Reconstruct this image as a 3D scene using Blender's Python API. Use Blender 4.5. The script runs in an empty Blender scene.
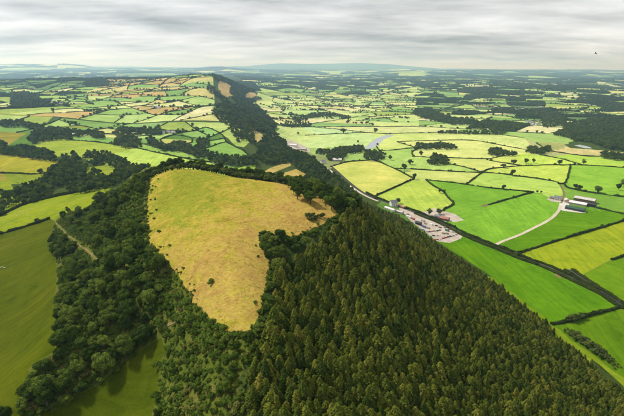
import bpy, math, random
import numpy as np
from mathutils import Vector, Matrix
from mathutils.geometry import delaunay_2d_cdt

random.seed(7)
RNG = np.random.default_rng(11)
sc = bpy.context.scene
COL = sc.collection

# ------------------------------------------------------------------ camera
CAM_Z = 220.0
FOC = 430.0                       # focal length in photo pixels (photo is 624 wide)
PITCH = math.radians(18.0)
ROLL = math.radians(0.40)
cam_d = bpy.data.cameras.new('camera')
cam_d.sensor_width = 36.0
cam_d.lens = 36.0 * FOC / 624.0
cam_d.clip_start = 1.0
cam_d.clip_end = 120000.0
cam = bpy.data.objects.new('camera', cam_d)
COL.objects.link(cam)
cam.matrix_world = (Matrix.Translation((0, 0, CAM_Z)) @ Matrix.Rotation(math.radians(90) - PITCH, 4, 'X')
                    @ Matrix.Rotation(ROLL, 4, 'Z'))
sc.camera = cam

# ------------------------------------------------------------------ sky and sun
SUN_EL, SUN_AZ = math.radians(50), math.radians(-62)     # azimuth from +Y towards +X
world = bpy.data.worlds.new('World')
sc.world = world
world.use_nodes = True
wn = world.node_tree
wn.nodes.clear()
def wnode(t, **kw):
    n = wn.nodes.new(t)
    for k, v in kw.items():
        setattr(n, k, v)
    return n
def wmath(op, a, b=None, clamp=False):
    n = wnode('ShaderNodeMath', operation=op, use_clamp=clamp)
    for i, v in enumerate((a, b)):
        if v is None:
            continue
        if isinstance(v, (int, float)):
            n.inputs[i].default_value = v
        else:
            wn.links.new(v, n.inputs[i])
    return n.outputs[0]
sky = wnode('ShaderNodeTexSky', sky_type='NISHITA', sun_disc=False)
sky.sun_elevation = SUN_EL
sky.sun_rotation = SUN_AZ
sky.air_density = 1.0
sky.dust_density = 2.0
bg_sky = wnode('ShaderNodeBackground')
bg_sky.inputs['Strength'].default_value = 0.08
wn.links.new(sky.outputs[0], bg_sky.inputs['Color'])
tc = wnode('ShaderNodeTexCoord')
sep = wnode('ShaderNodeSeparateXYZ')
wn.links.new(tc.outputs['Generated'], sep.inputs[0])
zz = wmath('ADD', wmath('MAXIMUM', sep.outputs[2], 0.0), 0.10)
px_ = wmath('DIVIDE', sep.outputs[0], zz)
py_ = wmath('DIVIDE', sep.outputs[1], zz)
def cloud_noise(sx, sy, scale, detail, rough, off):
    cmb = wnode('ShaderNodeCombineXYZ')
    wn.links.new(wmath('MULTIPLY', px_, sx), cmb.inputs[0])
    wn.links.new(wmath('MULTIPLY', py_, sy), cmb.inputs[1])
    cmb.inputs[2].default_value = off
    n = wnode('ShaderNodeTexNoise')
    n.inputs['Scale'].default_value = scale
    n.inputs['Detail'].default_value = detail
    n.inputs['Roughness'].default_value = rough
    n.inputs['Distortion'].default_value = 0.25
    wn.links.new(cmb.outputs[0], n.inputs['Vector'])
    return n.outputs['Fac']
c1 = cloud_noise(0.55, 1.0, 0.46, 8, 0.54, 5.3)
c2 = cloud_noise(0.6, 1.0, 1.5, 7, 0.6, 9.4)
cmix = wmath('ADD', wmath('MULTIPLY', c1, 0.62), wmath('MULTIPLY', c2, 0.38))
ramp = wnode('ShaderNodeValToRGB')
ramp.color_ramp.elements[0].position = 0.35
ramp.color_ramp.elements[0].color = (0.19, 0.19, 0.192, 1)
ramp.color_ramp.elements[1].position = 0.61
ramp.color_ramp.elements[1].color = (0.632, 0.642, 0.656, 1)
e = ramp.color_ramp.elements.new(0.5)
e.color = (0.442, 0.448, 0.457, 1)
wn.links.new(cmix, ramp.inputs[0])
bg_cl = wnode('ShaderNodeBackground')
bg_cl.inputs['Strength'].default_value = 1.0
wn.links.new(ramp.outputs[0], bg_cl.inputs['Color'])
mixw = wnode('ShaderNodeMixShader')
mixw.inputs[0].default_value = 0.97
wn.links.new(bg_sky.outputs[0], mixw.inputs[1])
wn.links.new(bg_cl.outputs[0], mixw.inputs[2])
wout = wnode('ShaderNodeOutputWorld')
wn.links.new(mixw.outputs[0], wout.inputs['Surface'])

sun_d = bpy.data.lights.new('sun', 'SUN')
sun_d.energy = 3.1
sun_d.angle = math.radians(7)
sun_d.color = (1.0, 0.95, 0.86)
sun = bpy.data.objects.new('sun', sun_d)
COL.objects.link(sun)
sdir = Vector((math.cos(SUN_EL) * math.sin(SUN_AZ), math.cos(SUN_EL) * math.cos(SUN_AZ), math.sin(SUN_EL)))
sun.rotation_euler = sdir.to_track_quat('Z', 'Y').to_euler()

sc.view_settings.view_transform = 'Standard'
sc.view_settings.look = 'None'
sc.view_settings.gamma = 1.0
sc.view_settings.use_curve_mapping = False
sc.view_settings.exposure = 0.72
sc.render.engine = 'CYCLES'
cy = sc.cycles
cy.use_denoising = True
cy.max_bounces = 4
cy.diffuse_bounces = 2
cy.glossy_bounces = 2
cy.transmission_bounces = 2
cy.volume_bounces = 3
cy.transparent_max_bounces = 8
cy.use_adaptive_sampling = True

# ------------------------------------------------------------------ pixel <-> world helpers (tracing the photo onto the land)
cR, sR = math.cos(ROLL), math.sin(ROLL)
cP, sP = math.cos(PITCH), math.sin(PITCH)
def ray_dirs(px, py):
    u0 = (np.asarray(px, float) - 312.0) / FOC
    v0 = (208.0 - np.asarray(py, float)) / FOC
    u = cR * u0 - sR * v0
    v = sR * u0 + cR * v0
    return np.stack([u, cP + v * sP, -sP + v * cP], -1)
def project(p):
    p = np.asarray(p, float)
    x, y, z = p[..., 0], p[..., 1], p[..., 2] - CAM_Z
    d = np.maximum(y * cP - z * sP, 1e-3)
    u = x / d
    v = (y * sP + z * cP) / d
    u0 = cR * u + sR * v
    v0 = -sR * u + cR * v
    return np.stack([312 + u0 * FOC, 208 - v0 * FOC, d], -1)

# ------------------------------------------------------------------ terrain
def hash2(ix, iy, s):
    h = (ix.astype(np.int64) * 374761393 + iy.astype(np.int64) * 668265263 + s * 1274126177) & 0x7fffffff
    h = ((h ^ (h >> 13)) * 1103515245) & 0x7fffffff
    return ((h ^ (h >> 16)) & 0xffff) / 65535.0
def vnoise(x, y, s=0):
    ix, iy = np.floor(x), np.floor(y)
    fx, fy = x - ix, y - iy
    fx = fx * fx * (3 - 2 * fx); fy = fy * fy * (3 - 2 * fy)
    a = hash2(ix, iy, s); b = hash2(ix + 1, iy, s); c = hash2(ix, iy + 1, s); d = hash2(ix + 1, iy + 1, s)
    return (a * (1 - fx) + b * fx) * (1 - fy) + (c * (1 - fx) + d * fx) * fy - 0.5
def fbm(x, y, s=0, oct=4):
    r, a = 0, 1.0
    for i in range(oct):
        r = r + a * vnoise(x, y, s + i)
        x, y, a = x * 2.03 + 5.1, y * 2.03 + 1.7, a * 0.5
    return r
def sstep(a, b, x):
    t = np.clip((x - a) / (b - a), 0, 1)
    return t * t * (3 - 2 * t)
def far_height(x, y):
    r = np.hypot(x, y)
    vc = np.abs(x - 0.09 * y) / np.maximum(650 + 0.05 * r, 1)
    valley = np.exp(-vc ** 2) * (1 - sstep(4200, 7000, r))
    left = sstep(-300, -1200, x - 0.09 * y) * (1 - sstep(5000, 9000, r))
    z = 26 + 62 * (fbm(x / 1900, y / 1900, 3, 4) + 0.25) + 25 * left
    z = z * (1 - 0.93 * valley)
    z = z + sstep(6000, 22000, r) * (105 + 75 * fbm(x / 4200, y / 2600, 21, 3))
    z = z + sstep(19000, 30000, r) * (40 + 80 * fbm(x / 8000, y / 5000, 33, 2))
    for cx, cyy, a, wx, wy in ((1700, 27000, 235, 4200, 1800), (4600, 27000, 120, 3000, 1800), (-2200, 26000, 150, 2400, 2000),
                              (-9600, 17500, 120, 900, 1500), (-11500, 17500, 90, 2500, 1500), (2700, 13500, 75, 700, 800),
                              (-3600, 17000, 90, 900, 1000), (-17000, 24000, 170, 3500, 2500), (11000, 21000, 60, 5000, 2500)):
        z = z + a * np.exp(-((x - cx) / wx) ** 2 - ((y - cyy) / wy) ** 2)
    return np.maximum(z, 0)
CP = [  # x, y, z : spot heights of the hill, the valley and the second ridge
 (-28,135,116),(-31,155,121),(-50,180,123),(-22,190,127),(-55,230,134),(-85,230,126),(-25,235,135),(-60,300,141),(-110,310,137),
 (-20,280,141),(14,255,137),(-40,315,140),(-95,350,139),(-135,362,131),(-110,400,118),(-15,60,92),(-20,100,106),(-10,-60,60),(-20,-200,30),
 (20,330,112),(60,300,100),(-40,450,72),(-120,520,72),(20,500,52),(80,450,48),(50,650,20),(-60,700,28),(-60,380,108),
 (20,200,116),(20,140,100),(60,200,88),(60,140,74),(110,200,58),(110,290,60),(160,290,28),(160,210,28),(230,255,1),(214,344,1),(176,538,1),(130,720,1),(64,880,1),
 (-25,1180,2),(200,120,10),(260,0,2),(120,0,45),(110,100,50),(300,180,0),(60,60,66),
 (-130,230,97),(-110,165,88),(-75,170,96),(-107,146,78),(-173,195,54),(-204,313,72),(-165,300,95),(-190,390,94),(-222,505,80),(-405,530,46),
 (-300,420,60),(-300,250,46),(-250,100,40),(-150,60,54),(-80,60,78),(-600,700,36),(-300,700,55),(-150,650,60),(-700,500,34),(-500,300,34),(-300,-100,30),
 (-450,1000,42),(-850,1180,58),(-250,950,34),(-110,940,22),(-600,1500,52),(-1100,1500,70),(-180,1150,28),(-350,1300,42),
 (400,100,0),(400,400,0),(500,700,0),(300,900,0),(900,900,0),(900,400,0),(200,1350,0),(800,1400,1),(150,1100,0),(1400,1400,4),(1500,800,5),(400,2000,0),(900,2200,0),(1700,2400,8),(400,3000,0),(1000,3200,2),
 (-95,1290,16),(-190,1400,48),(-320,1650,80),(-450,2150,118),(-570,2700,148),(-640,3050,166),(-740,3400,160),
 (-60,1420,0),(-170,1750,2),(-290,2250,2),(-390,2800,2),(-440,3500,2),(-100,2300,0),(-160,3000,0),(-30,1800,0),(-260,1750,34),(-370,2250,48),(-480,2800,62),
 (-500,1900,72),(-800,2000,74),(-1100,3150,140),(-800,2600,116),(-1230,2050,78),(-1480,2050,82),(-1500,3300,138),(-1900,2700,70),(-2100,3700,150),(-1100,2500,92),(-2500,3000,118),
]
_ring = []
for r in (4700.0, 5300.0):
    for a in range(-58, 59, 7):
        _ring.append((r * math.sin(math.radians(a)), r * math.cos(math.radians(a))))
_ring += [(3000., 1500.), (3800., 2800.), (-3400., 2000.), (-2500., 1000.), (2200., 300.), (-1600., 300.)]
_ring = np.array(_ring)
_cp = np.array(CP, float)
_cp = np.vstack([_cp, np.column_stack([_ring, far_height(_ring[:, 0], _ring[:, 1])])])
_S2 = 55.0 ** 2
def _phi(x, y):
    return np.sqrt((x[:, None] - _cp[None, :, 0]) ** 2 + (y[:, None] - _cp[None, :, 1]) ** 2 + _S2)
_W = np.linalg.solve(_phi(_cp[:, 0], _cp[:, 1]) + 1e-6 * np.eye(len(_cp)), _cp[:, 2])
def height(x, y):
    x = np.asarray(x, float).ravel(); y = np.asarray(y, float).ravel()
    out = np.empty_like(x)
    r = np.hypot(x, y)
    for i in range(0, len(x), 20000):
        s = slice(i, i + 20000)
        xs, ys, rs = x[s], y[s], r[s]
        w = sstep(3600, 4900, rs)
        zf = far_height(xs, ys)
        near = w < 1
        zn = np.zeros_like(xs)
        if near.any():
            zn[near] = np.maximum(_phi(xs[near], ys[near]) @ _W, 0)
            m = sstep(4, 40, zn[near])
            k = sstep(500, 1500, rs[near])
            zn[near] += m * (2.6 * fbm(xs[near] / 55, ys[near] / 55, 50, 3) + k * 16 * fbm(xs[near] / 330, ys[near] / 330, 60, 2))
            zn[near] += 0.5 * fbm(xs[near] / 90, ys[near] / 90, 70, 2)
        out[s] = zn * (1 - w) + zf * w
    return out
def hz(x, y):
    return float(height([x], [y])[0])
_TS = 60.0 * (40000 / 60.0) ** (np.arange(420) / 419.0)
def at(pts):
    """photo pixels -> points on the land (first hit of the view ray)"""
    pts = np.asarray(pts, float).reshape(-1, 2)
    D = ray_dirs(pts[:, 0], pts[:, 1])
    out = np.zeros((len(pts), 3))
    n = len(_TS)
    X = (D[:, None, 0] * _TS).ravel(); Y = (D[:, None, 1] * _TS).ravel()
    Z = CAM_Z + (D[:, None, 2] * _TS)
    Hh = height(X, Y).reshape(len(pts), n)
    below = Z < Hh
    idx = np.where(below.any(1), below.argmax(1), n - 1)
    lo = _TS[np.maximum(idx - 1, 0)]; hi = _TS[idx]
    for _ in range(14):
        mid = (lo + hi) / 2
        b = CAM_Z + D[:, 2] * mid < height(D[:, 0] * mid, D[:, 1] * mid)
        hi = np.where(b, mid, hi); lo = np.where(b, lo, mid)
    out = D * hi[:, None]
    out[:, 2] += CAM_Z
    return out
def at1(px, py):
    return at([(px, py)])[0]

# ------------------------------------------------------------------ small builders
def tag(o, label=None, cat=None, group=None, kind=None):
    if label: o['label'] = label
    if cat: o['category'] = cat
    if group: o['group'] = group
    if kind: o['kind'] = kind
    return o
def new_mesh(name, V, F, mats=(), smooth=False, mat_idx=None):
    me = bpy.data.meshes.new(name)
    V = np.asarray(V, float)
    if isinstance(F, np.ndarray):
        F = F.tolist()
    me.from_pydata(V.tolist(), [], F)
    for m in mats:
        me.materials.append(m)
    if mat_idx is not None:
        me.polygons.foreach_set('material_index', np.asarray(mat_idx, np.int32))
    if smooth:
        me.polygons.foreach_set('use_smooth', np.ones(len(me.polygons), bool))
    me.update()
    return me
def new_obj(name, me, parent=None, loc=None, rotz=None, scale=None):
    o = bpy.data.objects.new(name, me)
    COL.objects.link(o)
    if parent is not None: o.parent = parent
    if loc is not None: o.location = loc
    if rotz is not None: o.rotation_euler = (0, 0, rotz)
    if scale is not None: o.scale = scale if hasattr(scale, '__len__') else (scale,) * 3
    return o
def s2l(c):
    c = np.asarray(c, float) / 255.0
    return np.where(c <= 0.04045, c / 12.92, ((c + 0.055) / 1.055) ** 2.4)
KLIT = 1.62          # how much brighter than its base colour a sunlit meadow shows at this exposure
def alb(rgb):
    """photo colour of a field in this light -> base colour"""
    return np.clip(s2l(rgb) / KLIT, 0.004, 0.62)

# ------------------------------------------------------------------ materials
def mat_new(name):
    m = bpy.data.materials.new(name)
    m.use_nodes = True
    nt = m.node_tree
    b = nt.nodes['Principled BSDF']
    b.inputs['Roughness'].default_value = 0.9
    b.inputs['Specular IOR Level'].default_value = 0.0
    return m, nt, b
def nd(nt, t, **kw):
    n = nt.nodes.new(t)
    for k, v in kw.items():
        setattr(n, k, v)
    return n
def noise_fac(nt, vec, scale, detail=4, rough=0.55, dist=0.0):
    n = nd(nt, 'ShaderNodeTexNoise')
    n.inputs['Scale'].default_value = scale
    n.inputs['Detail'].default_value = detail
    n.inputs['Roughness'].default_value = rough
    n.inputs['Distortion'].default_value = dist
    if vec is not None: nt.links.new(vec, n.inputs['Vector'])
    return n.outputs['Fac']
def ramp_of(nt, fac, stops):
    r = nd(nt, 'ShaderNodeValToRGB')
    el = r.color_ramp.elements
    while len(el) < len(stops): el.new(0.5)
    for e_, (p, c) in zip(el, stops):
        e_.position = p
        e_.color = (*c, 1) if len(c) == 3 else c
    nt.links.new(fac, r.inputs[0])
    return r.outputs[0]
def mixc(nt, mode, fac, a, b):
    n = nd(nt, 'ShaderNodeMix', data_type='RGBA', blend_type=mode)
    for sock, v in ((n.inputs[0], fac), (n.inputs[6], a), (n.inputs[7], b)):
        if isinstance(v, (int, float)): sock.default_value = v
        elif isinstance(v, tuple): sock.default_value = (*v, 1) if len(v) == 3 else v
        else: nt.links.new(v, sock)
    return n.outputs[2]
def bump(nt, b, fac, strength, dist):
    n = nd(nt, 'ShaderNodeBump')
    n.inputs['Strength'].default_value = strength
    n.inputs['Distance'].default_value = dist
    nt.links.new(fac, n.inputs['Height'])
    nt.links.new(n.outputs[0], b.inputs['Normal'])

def make_field_mat():
    m, nt, b = mat_new('meadow grass')
    geo = nd(nt, 'ShaderNodeNewGeometry')
    pos = geo.outputs['Position']
    att = nd(nt, 'ShaderNodeAttribute', attribute_name='fcol')
    dirn = nd(nt, 'ShaderNodeAttribute', attribute_name='fdir')
    rot = nd(nt, 'ShaderNodeVectorRotate', rotation_type='Z_AXIS')
    nt.links.new(pos, rot.inputs['Vector']); nt.links.new(dirn.outputs['Fac'], rot.inputs['Angle'])
    mp = nd(nt, 'ShaderNodeMapping'); mp.inputs['Scale'].default_value = (0.012, 0.22, 0.02)
    nt.links.new(rot.outputs[0], mp.inputs['Vector'])
    streak = noise_fac(nt, mp.outputs[0], 1.0, 3, 0.6, 0.3)
    big = noise_fac(nt, pos, 0.016, 4, 0.6, 0.6)
    mid = noise_fac(nt, pos, 0.11, 4, 0.65)
    fine = noise_fac(nt, pos, 1.1, 3, 0.7)
    c = mixc(nt, 'MULTIPLY', 0.75, att.outputs['Color'], ramp_of(nt, streak, [(0.3, (0.74, 0.80, 0.72)), (0.7, (1.24, 1.18, 1.24))]))
    c = mixc(nt, 'MULTIPLY', 1.0, c, ramp_of(nt, big, [(0.3, (0.76, 0.84, 0.70)), (0.52, (1, 1, 1)), (0.72, (1.26, 1.14, 1.25))]))
    c = mixc(nt, 'MULTIPLY', 0.8, c, ramp_of(nt, mid, [(0.3, (0.82, 0.87, 0.80)), (0.7, (1.16, 1.11, 1.16))]))
    c = mixc(nt, 'MULTIPLY', 0.8, c, ramp_of(nt, fine, [(0.3, (0.76, 0.80, 0.72)), (0.7, (1.2, 1.18, 1.2))]))
    mp2 = nd(nt, 'ShaderNodeMapping'); mp2.inputs['Scale'].default_value = (0.006, 0.7, 0.02)
    nt.links.new(rot.outputs[0], mp2.inputs['Vector'])
    st2 = noise_fac(nt, mp2.outputs[0], 1.0, 2, 0.5, 0.1)
    c = mixc(nt, 'MULTIPLY', 0.42, c, ramp_of(nt, st2, [(0.32, (0.74, 0.78, 0.72)), (0.5, (1, 1, 1)), (0.68, (1.18, 1.14, 1.15))]))
    patch = noise_fac(nt, pos, 0.045, 5, 0.7, 1.2)
    c = mixc(nt, 'MULTIPLY', 1.0, c, ramp_of(nt, patch, [(0.30, (0.64, 0.76, 0.66)), (0.45, (1, 1, 1)), (0.62, (1, 1, 1)), (0.78, (1.4, 1.16, 1.35))]))
    nt.links.new(c, b.inputs['Base Color'])
    bump(nt, b, fine, 0.5, 0.35)
    return m
M_FIELD = make_field_mat()

def make_hilltop_mat():
    m, nt, b = mat_new('rough hilltop grass')
    geo = nd(nt, 'ShaderNodeNewGeometry'); pos = geo.outputs['Position']
    big = noise_fac(nt, pos, 0.022, 5, 0.62, 0.8)
    med = noise_fac(nt, pos, 0.12, 5, 0.68, 0.5)
    mp = nd(nt, 'ShaderNodeMapping'); mp.inputs['Scale'].default_value = (0.5, 0.9, 0.5); mp.inputs['Rotation'].default_value = (0, 0, 0.5)
    nt.links.new(pos, mp.inputs['Vector'])
    fine = noise_fac(nt, mp.outputs[0], 1.0, 4, 0.75)
    tuft = noise_fac(nt, pos, 0.42, 3, 0.6, 0.4)
    # greener turf round the middle of the top
    ds = nd(nt, 'ShaderNodeVectorMath', operation='DISTANCE')
    fl = nd(nt, 'ShaderNodeVectorMath', operation='MULTIPLY'); fl.inputs[1].default_value = (1, 0.62, 0)
    nt.links.new(pos, fl.inputs[0]); nt.links.new(fl.outputs[0], ds.inputs[0]); ds.inputs[1].default_value = (-88, 300 * 0.62, 0)
    mr = nd(nt, 'ShaderNodeMapRange'); mr.inputs['From Min'].default_value = 72; mr.inputs['From Max'].default_value = 8
    mr.inputs['To Min'].default_value = -0.10; mr.inputs['To Max'].default_value = 0.28
    nt.links.new(ds.outputs['Value'], mr.inputs['Value'])
    ad = nd(nt, 'ShaderNodeMath', operation='ADD'); nt.links.new(med, ad.inputs[0]); nt.links.new(mr.outputs[0], ad.inputs[1])
    a2 = nd(nt, 'ShaderNodeMath', operation='MULTIPLY_ADD'); nt.links.new(big, a2.inputs[0]); a2.inputs[1].default_value = 0.5; nt.links.new(ad.outputs[0], a2.inputs[2])
    tan, straw, green = tuple(alb((188, 154, 86))), tuple(alb((198, 172, 90))), tuple(alb((156, 162, 56)))
    c = ramp_of(nt, a2.outputs[0], [(0.50, tan), (0.68, straw), (0.82, tuple(alb((190, 174, 72)))), (0.96, green)])
    c = mixc(nt, 'MULTIPLY', 0.9, c, ramp_of(nt, fine, [(0.28, (0.66, 0.68, 0.60)), (0.72, (1.24, 1.22, 1.16))]))
    c = mixc(nt, 'MULTIPLY', 0.75, c, ramp_of(nt, tuft, [(0.30, (0.66, 0.64, 0.52)), (0.46, (1, 1, 1)), (0.75, (1.12, 1.1, 1.05))]))
    vor = nd(nt, 'ShaderNodeTexNoise'); vor.inputs['Scale'].default_value = 0.055; vor.inputs['Detail'].default_value = 6; vor.inputs['Roughness'].default_value = 0.72; vor.inputs['Distortion'].default_value = 1.5
    nt.links.new(pos, vor.inputs['Vector'])
    c = mixc(nt, 'MULTIPLY', 0.85, c, ramp_of(nt, vor.outputs['Fac'], [(0.28, (0.62, 0.56, 0.48)), (0.40, (0.9, 0.88, 0.82)), (0.5, (1, 1, 1)), (0.72, (1.12, 1.12, 1.08))]))
    nt.links.new(c, b.inputs['Base Color'])
    bump(nt, b, fine, 0.9, 0.6)
    return m
M_TOP = make_hilltop_mat()

def make_floor_mat(name, c1, c2, c3):
    m, nt, b = mat_new(name)
    geo = nd(nt, 'ShaderNodeNewGeometry'); pos = geo.outputs['Position']
    n1 = noise_fac(nt, pos, 0.07, 5, 0.7, 0.5)
    n2 = noise_fac(nt, pos, 0.8, 4, 0.7)
    c = ramp_of(nt, n1, [(0.3, c1), (0.5, c2), (0.7, c3)])
    c = mixc(nt, 'MULTIPLY', 0.9, c, ramp_of(nt, n2, [(0.3, (0.6, 0.62, 0.55)), (0.7, (1.3, 1.25, 1.2))]))
    nt.links.new(c, b.inputs['Base Color'])
    bump(nt, b, n2, 0.8, 0.6)
    return m
M_FLOOR = make_floor_mat('woodland floor', (0.026, 0.044, 0.010), (0.044, 0.068, 0.015), (0.075, 0.090, 0.026))
M_SCRUB = make_floor_mat('bracken and bramble', (0.052, 0.072, 0.011), (0.078, 0.102, 0.015), (0.135, 0.118, 0.034))
M_GRAVEL = make_floor_mat('gravel yard', (0.30, 0.25, 0.22), (0.40, 0.35, 0.31), (0.50, 0.46, 0.41))
M_TRACK = make_floor_mat('stone track', (0.38, 0.33, 0.26), (0.46, 0.41, 0.33), (0.52, 0.48, 0.42))
M_ROAD = make_floor_mat('old asphalt lane', (0.050, 0.050, 0.050), (0.065, 0.064, 0.062), (0.08, 0.078, 0.074))
M_PATH = make_floor_mat('worn earth path', (0.12, 0.115, 0.04), (0.16, 0.14, 0.055), (0.21, 0.18, 0.08))
M_SAND = make_floor_mat('river shingle', (0.42, 0.38, 0.32), (0.50, 0.47, 0.41), (0.56, 0.53, 0.48))
def make_water():
    m, nt, b = mat_new('river water')
    b.inputs['Base Color'].default_value = (0.26, 0.28, 0.28, 1)
    b.inputs['Roughness'].default_value = 0.08
    b.inputs['Specular IOR Level'].default_value = 0.9
    geo = nd(nt, 'ShaderNodeNewGeometry')
    n = noise_fac(nt, geo.outputs['Position'], 0.4, 3, 0.6)
    bump(nt, b, n, 0.25, 0.15)
    return m
M_WATER = make_water()

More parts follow.
